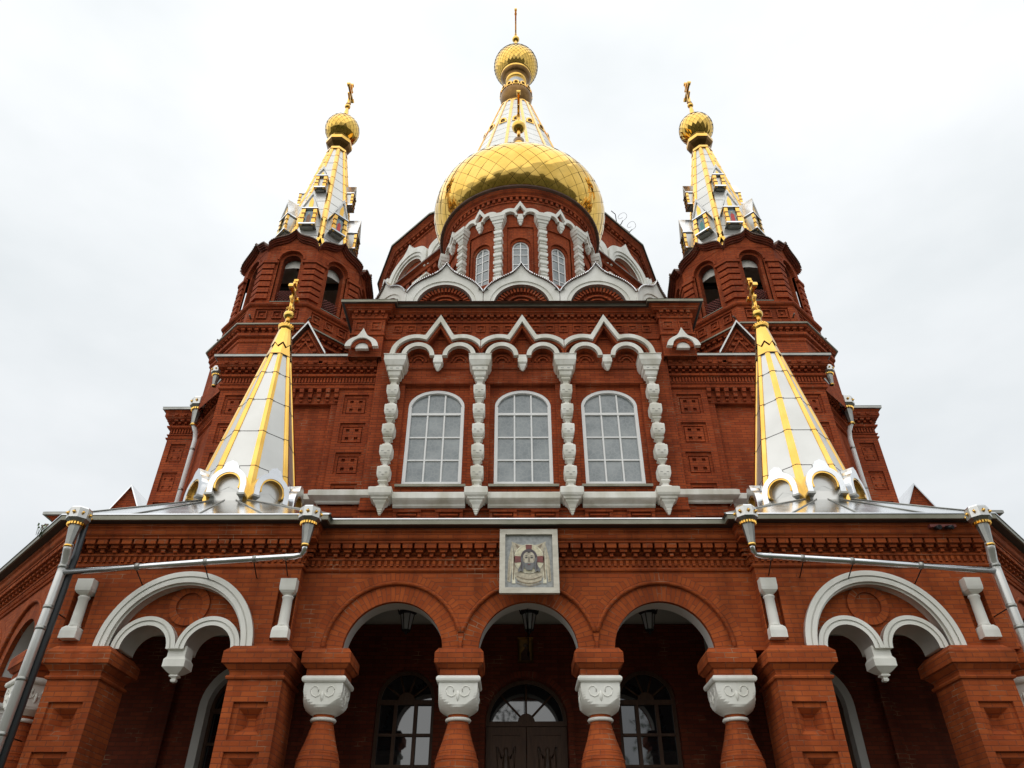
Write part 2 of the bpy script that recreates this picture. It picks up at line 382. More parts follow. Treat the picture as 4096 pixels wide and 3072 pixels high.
def column(f, x, y, flip=False, top=FW):
    m = MB(f, flip); dz = top - FW
    m.frus(x, y, [(.30, 3.06 + dz), (.30, 3.17 + dz), (.325, 3.175 + dz), (.375, 3.235 + dz), (.39, 3.24 + dz), (.39, 3.40 + dz), (.335, 3.48 + dz)], BP)
    body = part(m, 'porch_column')
    s_ = MB(f, flip)
    s_.lathe(x, y, [(.16, 2.58), (.165, 2.40), (.185, 2.32), (.235, 2.15), (.29, 2.0), (.325, 1.88), (.338, 1.76), (.33, 1.62), (.30, 1.42), (.25, 1.2), (.2, .95), (.17, .7), (.17, .1), (.24, .05), (.24, -.4)], 28, BP, uvr=.3)
    for z, r_ in ((2.30, .188), (1.97, .296), (1.88, .327), (1.66, .334), (1.4, .3), (1.15, .243)):
        s_.lathe(x, y, [(r_, z - .012), (r_ + .010, z), (r_, z + .012)], 28, BP, uvr=.3)
    part(s_, 'shaft', body)
    c = MB(f, flip)
    c.frus(x, y, [(.33, 2.965), (.345, 2.985), (.35, 3.01), (.345, 3.035), (.32, 3.06)], 'white_stone')
    # cushion capital: a cube cut by a sphere, square above and round below
    n = 48; rings = []
    for t in range(13):
        z = 2.97 - .445 * t / 12; pts = []; rs = math.sqrt(max(.0, .44 ** 2 - (z - 2.925) ** 2))
        for k in range(n):
            a = 2 * PI * k / n; e = max(abs(math.cos(a)), abs(math.sin(a)))
            rr_ = max(.17, min(.305 / e, rs)); pts.append((x + rr_ * math.sin(a), y - rr_ * math.cos(a), z))
        rings.append(c.idx(pts))
    for a, b in zip(rings, rings[1:]):
        for k in range(n): c.face([b[k], b[(k + 1) % n], a[(k + 1) % n], a[k]], 'white_stone')
    c.face(rings[-1][::-1], 'white_stone')
    for fx, fy, ax in ((0, -1, 0), (1, 0, 1), (-1, 0, 1)):     # carved trefoil on each visible side
        def pt(u, v, d=.306):
            return (x + (u if ax == 0 else fx * d), y + (-d if ax == 0 else u), 2.80 + v)
        for sg in (-1, 1):
            c.tube([pt(sg * (.125 + .06 * math.cos(a)), .045 + .06 * math.sin(a)) for a in [R(205 - 28 * k) for k in range(9)]], .010, 'white_stone', 5)
            c.tube([pt(sg * u_, v_) for u_, v_ in ((.185, .04), (.16, -.03), (.10, -.055), (.05, -.035), (.035, .0))], .010, 'white_stone', 5)
        c.tube([pt(0, .03, .300), pt(0, -.03, .302), pt(0, -.08, .300), pt(0, -.135, .298)], [.014, .028, .026, .004], 'white_stone', 6)
    part(c, 'capital', body)
    r_ = MB(f, flip); r_.lathe(x, y, [(.15, 2.425), (.19, 2.43), (.205, 2.455), (.19, 2.48), (.15, 2.485)], 28, 'white_stone')
    part(r_, 'collar_ring', body)
for x in (-3.23, -1.115, 1.115, 3.23): column(ident, x, 12.5)

def pier(f, x, y0, h, flip, y1=12.8):
    m = MB(f, flip); yc = (y0 + y1) / 2; d = (y1 - y0) / 2
    for sx in (0,):
        zs = [(x - .265, x + .265, 2.09 - .69 * k, 2.62 - .69 * k) for k in range(4)]
        m.holed(x - h, x + h, -.4, 3.08, y0, zs, .05, BP, back=False)
        for a, b, z0, z1 in zs:      # inner inverted pyramid
            i, yy = .08, y0 + .05
            o_ = [(a, yy, z0), (b, yy, z0), (b, yy, z1), (a, yy, z1)]
            p = [(a + i, yy, z0 + i), (b - i, yy, z0 + i), (b - i, yy, z1 - i), (a + i, yy, z1 - i)]
            q = [(a + .2, yy + .15, z0 + .2), (b - .2, yy + .15, z0 + .2), (b - .2, yy + .15, z1 - .2), (a + .2, yy + .15, z1 - .2)]
            for k in range(4): m.poly([o_[k], o_[(k + 1) % 4], p[(k + 1) % 4], p[k]], BP)
            for k in range(4): m.poly([p[k], p[(k + 1) % 4], q[(k + 1) % 4], q[k]], BP)
            m.poly(q, BP)
    m.poly([(x - h, y1, -.4), (x - h, y0, -.4), (x - h, y0, 3.08), (x - h, y1, 3.08)], BP)
    m.poly([(x + h, y0, -.4), (x + h, y1, -.4), (x + h, y1, 3.08), (x + h, y0, 3.08)], BP)
    m.poly([(x + h, y1, -.4), (x - h, y1, -.4), (x - h, y1, 3.08), (x + h, y1, 3.08)], BP)
    body = part(m, 'porch_pier')
    c = MB(f, flip)
    pth = [(x - h, y1), (x - h, y0), (x + h, y0), (x + h, y1)]
    c.sweep(pth, [(0, 2.94), (.03, 2.95), (.042, 2.975), (.03, 3.0), (0, 3.01)], BP, closed=True)
    c.sweep(pth, [(0, 3.05), (.02, 3.08), (.09, 3.16), (.12, 3.17), (.12, 3.345), (.02, 3.45), (-.2, 3.45)], BP, closed=True)
    part(c, 'pier_capital', body)
# fix the recess backs: build them as frames so the inverted pyramid reads as a hollow
_oh = MB.holed
def holed_frame(s, x0, x1, z0, z1, y, holes, dep, m, mh=None, inner=None):
    _oh(s, x0, x1, z0, z1, y, holes, dep, m, mh)
for s in (-1, 1):
    f = mirror(s); fl = s < 0
    pier(f, 4.24, 11.95, .42, fl); pier(f, 7.06, 11.95, .40, fl)
    # wing wall
    w = MB(f, fl)
    cw, sp = 5.70, 3.44
    w.holed(3.86, 4.22, sp, 5.50, 12.1, [(3.875, 4.19, 3.58, 4.56)], .12, BP)
    w.holed(7.22, CX - .0, sp, 5.50, 12.1, [(7.245, 7.60, 3.58, 4.56)], .12, BP)
    w.strip([4.22, 4.48], const(sp), const(5.50), 12.1, 12.55, BP)
    w.strip(cosx(cw, 1.22, 28), arcf(cw, sp, 1.22), const(5.50), 12.1, 12.55, BP, ends=False, mback='plaster')
    w.strip([6.92, 7.22], const(sp), const(5.50), 12.1, 12.55, BP)
    w.poly([(3.86, 12.1, sp), (3.86, 12.6, sp), (4.22, 12.6, sp), (4.22, 12.1, sp)], BP)
    w.poly([(7.22, 12.1, sp), (7.22, 12.6, sp), (CX, 12.6, sp), (CX, 12.1, sp)], BP)
    w.poly([(3.86, 12.32, sp), (3.86, 12.1, sp), (3.86, 12.1, 5.5), (3.86, 12.32, 5.5)], BP)
    part(w, 'wing_wall')
    t = MB(f, fl)               # tympanum over the twin arches
    for c in (cw - .52, cw + .52):
        t.strip([x for x in cosx(c, .50, 20)], arcf(c, 3.465, .44), arcf(cw, sp, 1.16), 12.27, 12.5, BP, ends=False, mback='plaster')
    t.strip([cw - 1.16, cw - 1.1, cw - 1.02], const(3.6), arcf(cw, sp, 1.16), 12.27, 12.5, BP, mback='plaster')
    t.strip([cw + 1.02, cw + 1.1, cw + 1.16], const(3.6), arcf(cw, sp, 1.16), 12.27, 12.5, BP, mback='plaster')
    t.strip([cw - .03, cw + .03], const(3.5), const(4.5), 12.275, 12.5, BP)
    t.ring(cw - .02, 4.20, .215, .335, 12.225, 12.27, BP, 36, 0, 2 * PI, radial=True)
    t.ring(cw - .02, 4.20, .0, .215, 12.262, 12.27, BP, 24, 0, 2 * PI)
    part(t, 'tympanum')
    a = MB(f, fl)
    a.ring(cw, sp, 1.19, 1.275, 12.02, 12.2, 'white_stone', 44, sm=True)
    a.ring(cw, sp, 1.165, 1.19, 12.045, 12.25, 'white_stone', 44, sm=True)
    a.ring(cw, sp, 1.09, 1.165, 12.03, 12.30, 'white_stone', 44, sm=True)
    a.ring(cw, sp, 1.06, 1.09, 12.09, 12.30, 'white_stone', 44, sm=True)
    big = part(a, 'white_arch')
    a = MB(f, fl)
    for c in (cw - .52, cw + .52):
        kp = (lambda c: lambda x, z: abs(x - cw) > .0 and (x - cw) * (c - cw) > -.0 and ((x - cw) ** 2 + (z - sp) ** 2 < 1.15))(c)
        a.ring(c, 3.465, .455, .52, 12.12, 12.3, 'white_stone', 40, keep=kp, sm=True)
        a.ring(c, 3.465, .43, .455, 12.145, 12.4, 'white_stone', 40, keep=kp, sm=True)
        a.ring(c, 3.465, .375, .43, 12.13, 12.66, 'white_stone', 40, sm=True)
    part(a, 'twin_arch', big)
    p = MB(f, fl); px, py = cw - .04 * 0 - .03, 12.34
    p.frus(px, py, [(.0, 2.985), (.035, 3.0), (.045, 3.03), (.03, 3.045), (.04, 3.06), (.07, 3.075), (.07, 3.095), (.055, 3.105), (.085, 3.12), (.11, 3.14), (.175, 3.20), (.175, 3.31), (.145, 3.36), (.145, 3.52)], 'white_stone')
    part(p, 'pendant', big)
    for bx in (4.0, 7.40):
        b_ = MB(f, fl); by = 12.08
        b_.frus(bx, by, [(.06, 4.31), (.10, 4.335), (.128, 4.37), (.135, 4.42), (.135, 4.565)], 'white_stone')
        b_.frus(bx, by, [(.135, 3.585), (.135, 3.70), (.125, 3.75), (.09, 3.79)], 'white_stone')
        b_.lathe(bx, by, [(.06, 3.78), (.095, 3.79), (.098, 3.81), (.086, 3.83), (.086, 3.85), (.084, 4.0), (.080, 4.25), (.092, 4.265), (.094, 4.285), (.08, 4.30), (.06, 4.31)], 20, 'white_stone')
        part(b_, 'wall_baluster')
    # diagonal gallery beyond the wing
    fd = frame(CX, 12.1, 45, s)
    w = MB(fd, fl); arcade(w, (1.62, 3.92, 6.22), 0.0, 12.0, 0.0); part(w, 'gallery_wall')
    for c in (1.62, 3.92, 6.22):
        archivolt(fd, c, 0.0, (lambda c: lambda x, z: abs(x - c) < 1.14)(c), flip=fl)
    for x in (.42, 2.77, 5.07, 7.37): column(fd, x, .22, fl)
# entablature and gutter running round porch, wings and diagonals
PP = [(-CX - 8.4, 20.5), (-CX, 12.1), (-3.86, 12.1), (-3.86, 12.3), (3.86, 12.3), (3.86, 12.1), (CX, 12.1), (CX + 8.4, 20.5)]
e = MB()
e.sweep(PP, [(0, 4.80), (.03, 4.805), (.045, 4.83), (.03, 4.86), (0, 4.865)], BP)
e.sweep(PP, [(-.02, 4.93), (.03, 4.995), (.055, 5.0), (.055, 5.04), (.03, 5.045), (0, 5.05)], BP)
e.dentils(PP, .105, .05, -.02, .04, 4.90, 4.995, BP)
e.dentils(PP, .209, .062, 0, .105, 5.045, 5.10, BP)
e.dentils(PP, .209, .135, 0, .14, 5.115, 5.17, BP, taper=.1)
e.dentils(PP, .209, .168, 0, .19, 5.17, 5.255, BP)
e.sweep(PP, [(0, 5.10), (.03, 5.11), (.03, 5.255), (.205, 5.26), (.205, 5.29), (.235, 5.31), (.25, 5.34), (.25, 5.42), (.28, 5.44), (.28, 5.495)], BP)
part(e, 'porch_cornice')
e = MB()
e.sweep(PP, [(.2, 5.495), (.40, 5.50), (.43, 5.505), (.43, 5.585), (.445, 5.59), (.445, 5.61), (.37, 5.62)], ['seam', 'gutter', 'gutter', 'gutter', 'steel', 'steel'])
part(e, 'porch_gutter')
r_ = MB()
r_.poly([(-3.9, 11.9, 5.61), (3.9, 11.9, 5.61), (3.9, 16.2, 7.2), (-3.9, 16.2, 7.2)], 'steel_dull')
part(r_, 'porch_roof')
for s in (-1, 1):
    f = mirror(s); fl = s < 0
    r_ = MB(f, fl)
    x0, x1, y0, y1, ze = 3.40, 8.02, 11.70, 16.6, 5.61
    rc = 1.16; zc = 6.60; cxx, cyy = 5.92, 14.2
    oc = [(cxx + rc * math.sin(R(a)), cyy - rc * math.cos(R(a)), zc) for a in range(-22, 338, 45)]
    oc = [(cxx + rc * math.sin(R(-22.5 + 45 * k)), cyy - rc * math.cos(R(-22.5 + 45 * k)), zc) for k in range(8)]
    A, B, C_, D = (x0, y0, ze), (x1, y0, ze), (x1 + .0, y1, ze), (x0, y1, ze)
    r_.poly([A, B, oc[1], oc[0]], 'steel'); r_.poly([B, oc[2], oc[1]], 'steel'); r_.poly([B, C_, oc[3], oc[2]], 'steel')
    r_.poly([C_, oc[4], oc[3]], 'steel'); r_.poly([C_, D, oc[5], oc[4]], 'steel'); r_.poly([D, oc[6], oc[5]], 'steel')
    r_.poly([D, A, oc[7], oc[6]], 'steel'); r_.poly([A, oc[0], oc[7]], 'steel')
    def seam(p, q, off=.012):
        a, b = Vector(p), Vector(q); a.z += off; b.z += off
        r_.tube([tuple(a), tuple(b)], .012, 'steel_dull', 5)
    for k, c in ((0, A), (1, B), (7, A), (2, B)): seam(c, oc[k])
    for u in (.25, .5, .75):
        seam([A[q] + (B[q] - A[q]) * u for q in range(3)], [oc[0][q] + (oc[1][q] - oc[0][q]) * u for q in range(3)])
    part(r_, 'pavilion_roof')
    r_ = MB(f, fl)
    r_.poly([(CX + .18, 11.7, 5.61), (CX + 8.5, 19.95, 5.61), (CX + 5, 21.8, 5.7), (CX - .3, 16.5, 7.0)], 'steel')
    part(r_, 'gallery_roof')
# inner porch wall, ceiling, floor
w = MB(); yi = 15.6; WX, WZ = 5.58, 3.3
def inner(mb, a, b, c, hw, ze, sp, zb, x0=None):
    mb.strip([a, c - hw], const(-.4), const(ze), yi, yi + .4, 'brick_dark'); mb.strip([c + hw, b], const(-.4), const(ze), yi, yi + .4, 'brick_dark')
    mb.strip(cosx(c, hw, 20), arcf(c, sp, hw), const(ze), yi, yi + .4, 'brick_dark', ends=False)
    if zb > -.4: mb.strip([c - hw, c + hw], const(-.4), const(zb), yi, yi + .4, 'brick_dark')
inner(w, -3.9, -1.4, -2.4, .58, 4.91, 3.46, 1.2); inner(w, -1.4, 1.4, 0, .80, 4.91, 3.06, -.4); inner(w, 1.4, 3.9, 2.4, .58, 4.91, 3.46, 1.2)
w.box(-3.9, 3.9, yi + .02, yi + .4, 4.91, 5.4, 'plaster'); w.box(-3.9, 3.9, yi + .42, yi + .5, -.4, 5.4, 'brick_dark')  # second box: unseen backing, added to stop light showing between the door leaves
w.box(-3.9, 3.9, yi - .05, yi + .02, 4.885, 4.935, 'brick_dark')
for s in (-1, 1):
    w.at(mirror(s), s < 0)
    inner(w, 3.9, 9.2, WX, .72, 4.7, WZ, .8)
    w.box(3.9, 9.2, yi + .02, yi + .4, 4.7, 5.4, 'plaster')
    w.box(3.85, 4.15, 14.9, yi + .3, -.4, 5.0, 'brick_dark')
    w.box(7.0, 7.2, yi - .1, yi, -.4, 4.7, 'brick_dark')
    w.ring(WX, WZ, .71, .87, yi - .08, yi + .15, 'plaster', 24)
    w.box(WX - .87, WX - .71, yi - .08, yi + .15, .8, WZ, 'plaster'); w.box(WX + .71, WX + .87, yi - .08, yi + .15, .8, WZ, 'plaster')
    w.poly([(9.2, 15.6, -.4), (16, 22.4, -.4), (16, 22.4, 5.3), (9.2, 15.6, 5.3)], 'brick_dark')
    # transverse arch between porch and wing
    w.strip([x for x in cosx(0, .01, 1)], const(3.5), const(5.4), 12.7, 12.71, 'plaster')
w.at(ident, False)
part(w, 'inner_wall')
c = MB()
c.poly([(-8.0, 12.7, 5.38), (-9.6, 16, 5.38), (9.6, 16, 5.38), (8.0, 12.7, 5.38)], 'plaster')
for s in (-1, 1):
    c.at(mirror(s), s < 0)
    c.poly([(7.95, 12.72, 5.37), (15.6, 20.6, 5.37), (16, 22.4, 5.37), (9.2, 15.6, 5.37)], 'plaster')
    c.strip([12.75, 15.6], const(4.55), const(5.37), 0, .3, 'plaster') if False else None
    # pier arches crossing the walk, plastered
    c.at(frame(3.7, 12.7, 90, s), s < 0)
    c.strip([0.05] + cosx(1.55, 1.3, 18) + [2.9], lambda x: 3.4 + math.sqrt(max(0, 1.69 - (x - 1.55) ** 2)) * .95, const(5.37), -.35, 0, 'plaster')
    c.at(mirror(s), s < 0)
c.at(ident, False)
part(c, 'porch_ceiling')
b_ = MB()
b_.box(-9.5, 9.5, 11.6, 16.5, GZ, -.4, 'ground_paving')
for k in range(6): b_.box(-3.4, 3.4, 11.6 - .33 * (k + 1), 11.6 - .33 * k, GZ, -.6 - .17 * k if -.6 - .17 * k > GZ + .05 else GZ + .06, 'ground_paving')
for s in (-1, 1):
    b_.at(mirror(s), s < 0)
    b_.poly([(7, 11.9, -.4), (14, 18.9, -.4), (14, 21, -.4), (9, 16, -.4)], 'ground_paving')
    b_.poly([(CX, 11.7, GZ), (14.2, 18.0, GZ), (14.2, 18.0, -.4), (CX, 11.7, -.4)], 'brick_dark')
b_.at(ident, False)
part(b_, 'podium')
def fan_window(c, hw, sp, zb, door=False, f=ident, fl=False, mat='wood_dark', y=None, nm='porch_window'):
    y = y or yi + .14
    m = MB(f, fl)
    m.ring(c, sp, hw - .07, hw, y, y + .1, mat, 24)
    m.box(c - hw, c + hw, y - .01, y + .1, sp - .07, sp + .02, mat)
    if not door:
        for x in (c - hw + .035, c - .0 - .2, c + .2, c + hw - .035):
            m.box(x - .035, x + .035, y, y + .09, zb, sp - .07, mat)
        for k in range(1, 4):
            z = sp - .07 - k * .55
            if z > zb: m.box(c - hw + .07, c + hw - .07, y + .01, y + .08, z - .025, z + .025, mat)
    n = 5 if not door else 4
    for k in range(1, n):
        a = PI * k / n
        m.tube([(c + .15 * math.cos(a), y + .05, sp + .15 * math.sin(a)), (c + (hw - .05) * math.cos(a), y + .05, sp + (hw - .05) * math.sin(a))], .022, mat, 5)
    m.ring(c, sp, .03, .17, y + .01, y + .09, mat, 14)
    fr = part(m, nm if not door else 'door_fanlight')
    g = MB(f, fl)
    g.strip(cosx(c, hw - .03, 16), const(sp), arcf(c, sp, hw - .03), y + .06, y + .07, 'pane_dark', ends=False)
    if not door: g.poly([(c - hw + .03, y + .06, zb), (c + hw - .03, y + .06, zb), (c + hw - .03, y + .06, sp), (c - hw + .03, y + .06, sp)], 'pane_dark')
    part(g, 'pane', fr)
fan_window(-2.4, .58, 3.46, 1.2); fan_window(2.4, .58, 3.46, 1.2); fan_window(0, .80, 3.06, -.4, True)
for s in (-1, 1): fan_window(WX, .72, WZ, .8, f=mirror(s), fl=s < 0)
for s in (-1, 1):
    d = MB(mirror(s), s < 0); y = yi + .12
    d.box(.008, .79, y + .02, y + .10, -.4, 2.98, 'wood_dark')
    for z0, z1 in ((1.75, 2.86), (.35, 1.6)):
        for a, b, p, q in ((.10, .70, z1 - .03, z1), (.10, .70, z0, z0 + .03), (.10, .13, z0 + .03, z1 - .03), (.67, .70, z0 + .03, z1 - .03)): d.box(a, b, y - .005, y + .02, p, q, 'icon_ochre' if False else 'wood_dark')
    door = part(d, 'door')
    r2 = MB(mirror(s), s < 0)      # carved angel on the upper panel
    r2.lathe(.40, y + .02, [(.0, 2.62), (.04, 2.60), (.045, 2.55), (.03, 2.50), (.06, 2.44), (.07, 2.3), (.07, 2.1), (.09, 1.85), (.0, 1.83)], 14, 'carved_wood')
    for q in (-1, 1): r2.tube([(.40 + q * .08, y + .01, 2.42), (.40 + q * .17, y + .01, 2.62), (.40 + q * .16, y + .01, 2.2)], [.02, .025, .01], 'carved_wood', 6)
    part(r2, 'carving', door)
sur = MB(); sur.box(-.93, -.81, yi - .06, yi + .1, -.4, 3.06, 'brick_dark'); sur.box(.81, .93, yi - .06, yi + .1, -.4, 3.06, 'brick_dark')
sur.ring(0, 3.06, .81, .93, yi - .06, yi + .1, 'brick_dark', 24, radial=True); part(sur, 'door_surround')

# ================================================================== MAIN FACADE
BU = 'brick_upper'
f = MB()
f.strip([-3.95, 3.95], const(4.5), const(8.46), 16.1, 16.6, BU)
bays = (-2.275, 0, 2.275)
edges = [-3.95, -3.14 - .0, -1.41, -.87, .87, 1.41, 3.14, 3.95]
for k in (0, 2, 4, 6): f.strip([edges[k], edges[k + 1]], const(8.46), const(11.52), 16.1, 16.6, BU)
f.strip([-3.95, 3.95], const(11.52), const(13.98), 16.1, 16.6, BU)
for c in bays:
    hw = .74
    el = lambda x, c=c: 10.88 + .52 * math.sqrt(max(0, 1 - ((x - c) / hw) ** 2))
    f.strip([c - .87, c - hw], const(8.46), const(11.52), 16.22, 16.5, BU, ends=False)
    f.strip([c + hw, c + .87], const(8.46), const(11.52), 16.22, 16.5, BU, ends=False)
    f.strip(cosx(c, hw, 24), el, const(11.52), 16.22, 16.5, BU, ends=False)
    f.poly([(c - hw, 16.22, 8.57), (c - hw, 16.5, 8.57), (c - hw, 16.5, 10.9), (c - hw, 16.22, 10.9)], BU)
    f.poly([(c + hw, 16.22, 8.57), (c + hw, 16.5, 8.57), (c + hw, 16.5, 10.9), (c + hw, 16.22, 10.9)], BU)
part(f, 'facade_wall')
for c in bays:
    m = MB(); y = 16.27; hw = .735; wd = .085
    o_ = lambda x: 10.88 + .52 * math.sqrt(max(0, 1 - ((x - c) / hw) ** 2))
    i_ = lambda x: 10.88 + (.52 - wd) * math.sqrt(max(0, 1 - ((x - c) / (hw - wd)) ** 2))
    m.strip(cosx(c, hw, 30), lambda x: i_(x) if abs(x - c) < hw - wd else 10.88, o_, y - .04, y + .08, 'frame_white', ends=False)
    m.box(c - hw, c - hw + wd, y - .04, y + .08, 8.57, 10.88, 'frame_white'); m.box(c + hw - wd, c + hw, y - .04, y + .08, 8.57, 10.88, 'frame_white')
    m.box(c - hw + wd, c + hw - wd, y - .04, y + .08, 8.57, 8.655, 'frame_white')
    m.box(c - hw + wd, c + hw - wd, y - .01, y + .07, 10.635, 10.70, 'frame_white')
    for z in (9.29, 9.96): m.box(c - hw + wd, c + hw - wd, y + .005, y + .06, z - .018, z + .018, 'frame_white')
    for x in (c - .22, c + .22): m.box(x - .02, x + .02, y, y + .062, 8.655, 11.27 if True else 0, 'frame_white')
    fr = part(m, 'window')
    g = MB(); g.strip(cosx(c, hw - .04, 20), const(8.6), lambda x: 10.88 + .48 * math.sqrt(max(0, 1 - ((x - c) / (hw - .04)) ** 2)), y + .04, y + .05, 'pane_curtain', ends=False)
    part(g, 'pane', fr)
    s_ = MB(); s_.box(c - .86, c + .86, 16.0, 16.25, 8.44, 8.475, 'gutter'); s_.box(c - .86, c + .86, 15.995, 16.0, 8.41, 8.475, 'gutter'); part(s_, 'sill_plate', fr)
    # hood: three-lobed white moulding with a pointed middle
    h = MB()
    W_ = 1.128
    def outer(x, c=c, ro=.70):
        u = abs(x - c)
        arc_ = 12.27 + math.sqrt(max(0, ro ** 2 - (u - .62) ** 2))
        gb = 13.68 - (.70 - ro) * 2.0 - 1.86 * u
        return max(arc_, gb) if u < .62 else arc_
    inr = lambda x: outer(x, ro=.575)
    xs = sorted(set([c - W_, c + W_, c] + [c + q * W_ * k / 26 for k in range(27) for q in (-1, 1)]))
    h.strip(xs, lambda x: max(12.27, inr(x)), outer, 15.76, 15.86, 'white_old')
    b2 = lambda x: outer(x, ro=.545)
    h.strip(xs, lambda x: max(12.27, outer(x, ro=.50)), lambda x: outer(x, ro=.6), 15.86, 16.1, BU)
    if c != 0:
        q = -1 if c < 0 else 1
        xo = [c + q * (W_ + .19 * k / 6) for k in range(7)]
        h.strip(sorted(xo), lambda x: 12.27 if abs(x - c) > 1.18 else max(12.27, inr(x)), outer, 15.76, 15.86, 'white_old')
    hd = part(h, 'window_hood')
    for q in (-1, 1):
        a = MB(); cc = c + q * .56
        a.ring(cc, 12.27, .325, .45, 15.80, 15.92, 'white_old', 26, keep=lambda x, z: True, sm=True)
        a.ring(cc, 12.27, .30, .325, 15.92, 16.1, BU, 20)
        a.ring(cc, 12.24, .19, .235, 16.05, 16.1, BU, 18)
        a.ring(cc, 12.24, .10, .13, 16.03, 16.1, BU, 14)
        part(a, 'small_arch', hd)
    p = MB(); p.frus(c, 15.9, [(.0, 11.80), (.03, 11.83), (.075, 11.92), (.085, 11.95), (.085, 11.98), (.125, 12.03), (.125, 12.15), (.105, 12.18), (.105, 12.28)], 'white_old'); part(p, 'pendant', hd)
# stacked white colonettes
for x in (-3.39, -1.13, 1.13, 3.39):
    y = 15.86
    m = MB()
    m.frus(x, y, [(.11, 11.50), (.15, 11.55), (.16, 11.62), (.165, 11.66), (.20, 11.68), (.205, 11.80), (.235, 11.82), (.28, 11.94), (.29, 11.96), (.29, 12.12), (.31, 12.13), (.31, 12.145)], 'white_old')
    for q in (-1, 1): m.box(x + q * .08 - .035, x + q * .08 + .035, y - .21, y - .19, 11.725, 11.745, 'steel_dull')
    cp = part(m, 'colonette')
    for z1 in (11.235, 10.63, 10.03, 9.415, 8.815):
        b_ = MB(); h = .34
        b_.frus(x, y, [(.07, z1 - h + .0), (.095, z1 - h + .01), (.135, z1 - h + .06), (.152, z1 - h + .13), (.154, z1 - .03), (.143, z1)], 'white_old')
        for q in (-1, 1): b_.box(x + q * .075 - .03, x + q * .075 + .03, y - .164, y - .155, z1 - .175, z1 - .165, 'steel_dull')
        b_.box(x - .03, x + .03, y - .164, y - .155, z1 - .235, z1 - .225, 'steel_dull')
        zb = z1 - h
        b_.frus(x, y, [(.11, zb - .255), (.10, zb - .225), (.05, zb - .18), (.045, zb - .15), (.08, zb - .09), (.112, zb - .065), (.112, zb - .04), (.055, zb - .03), (.055, zb + .006)], 'white_old') if z1 > 8.9 else b_.frus(x, y, [(.15, zb - .22), (.13, zb - .2), (.07, zb - .14), (.065, zb - .1), (.12, zb - .05), (.09, zb)], 'white_old')
        part(b_, 'colonette_block', cp)
    b_ = MB(); b_.frus(x, y, [(.09, 11.235), (.1, 11.27), (.065, 11.33), (.07, 11.38), (.125, 11.44), (.12, 11.46), (.10, 11.50)], 'white_old'); part(b_, 'colonette_block', cp)
    k = MB(); k.frus(x, 15.84, [(.0, 7.56), (.03, 7.59), (.03, 7.62), (.045, 7.63), (.045, 7.66), (.06, 7.67), (.06, 7.71), (.075, 7.73), (.10, 7.80), (.15, 7.86), (.155, 7.90), (.20, 7.915), (.205, 7.955), (.25, 7.98), (.275, 8.03), (.275, 8.17), (.24, 8.20), (.15, 8.215)], 'white_old'); part(k, 'console', cp)
m = MB()
for a, b in ((-3.10, -1.42), (-.84, .84), (1.42, 3.10)):
    m.sweep([(a - .02, 16.1), (b + .02, 16.1)], [(.1, 7.83), (.16, 7.86), (.17, 7.90), (.30, 7.95), (.34, 7.98), (.34, 8.12), (.27, 8.17), (0, 8.2)], 'white_old')
part(m, 'sill_band')
m = MB()          # brick coffers under the sill
for k in range(-3, 4):
    pass
for c in bays:
    for q in (-.5, .5):
        x = c + q * 1.0
        for a, b, z0, z1, d in ((x - .33, x + .33, 7.74, 7.80, .10), (x - .33, x - .25, 7.1, 7.74, .06), (x + .25, x + .33, 7.1, 7.74, .06), (x - .22, x + .22, 7.66, 7.70, .07), (x - .08, x + .08, 7.1, 7.62, .06)):
            m.box(a, b, 16.1 - d, 16.1, z0, z1, BU)
m.box(-3.95, 3.95, 16.02, 16.1, 7.80, 7.83, BU)
m.sweep([(-3.3, 16.1), (3.3, 16.1)], [(0, 11.98), (.04, 12.0), (.05, 12.02), (.02, 12.04), (0, 12.05)], BU)
for c in bays: m.sweep([(c - .95, 16.1), (c + .95, 16.1)], [(0, 11.52), (.03, 11.525), (.03, 11.60), (0, 11.605)], BU)
part(m, 'brick_coffers')
# centre block upper parapet
TP = [(-4.75, 22), (-4.75, 15.9), (-3.85, 15.9), (-3.85, 16.1), (3.85, 16.1), (3.85, 15.9), (4.75, 15.9), (4.75, 22)]
m = MB()
for s in (-1, 1):
    m.at(mirror(s), s < 0)
    m.holed(3.85, 4.75, 12.3, 13.98, 15.9, [], .04, BU)
    m.poly([(3.85, 16.1, 12.3), (3.85, 15.9, 12.3), (3.85, 15.9, 13.98), (3.85, 16.1, 13.98)], BU)
    m.poly([(4.75, 15.9, 12.3), (4.75, 24, 12.3), (4.75, 24, 13.98), (4.75, 15.9, 13.98)], BU)
m.at(ident, False)
m.sweep(TP, [(0, 13.03), (.035, 13.035), (.045, 13.06), (.03, 13.085), (0, 13.09)], BU)
m.sweep(TP, [(0, 13.62), (.04, 13.63), (.05, 13.67), (.05, 13.84), (.15, 13.845), (.17, 13.88), (.20, 13.89), (.20, 13.95), (.26, 13.99)], BU)
m.dentils(TP[1:-1], .19, .11, .04, .14, 13.77, 13.845, BU); m.dentils(TP[1:-1], .19, .065, .04, .09, 13.71, 13.77, BU)
def square_panel(m, x, z, y, h=.125, d=.035, mt=BU):
    m.box(x - h, x + h, y - d, y, z + h - .035, z + h, mt); m.box(x - h, x + h, y - d, y, z - h, z - h + .035, mt)
    m.box(x - h, x - h + .035, y - d, y, z - h + .035, z + h - .035, mt); m.box(x + h - .035, x + h, y - d, y, z - h + .035, z + h - .035, mt)
    m.box(x - .035, x + .035, y - d * .7, y, z - .03, z + .05, mt)
for k in range(-9, 10):
    x = k * .39
    if min(abs(x - c) for c in bays) > .25: square_panel(m, x, 13.42, 16.1)
for s in (-1, 1):
    for x in (4.08, 4.52): square_panel(m, s * x, 13.38, 15.9, .15)
part(m, 'parapet')
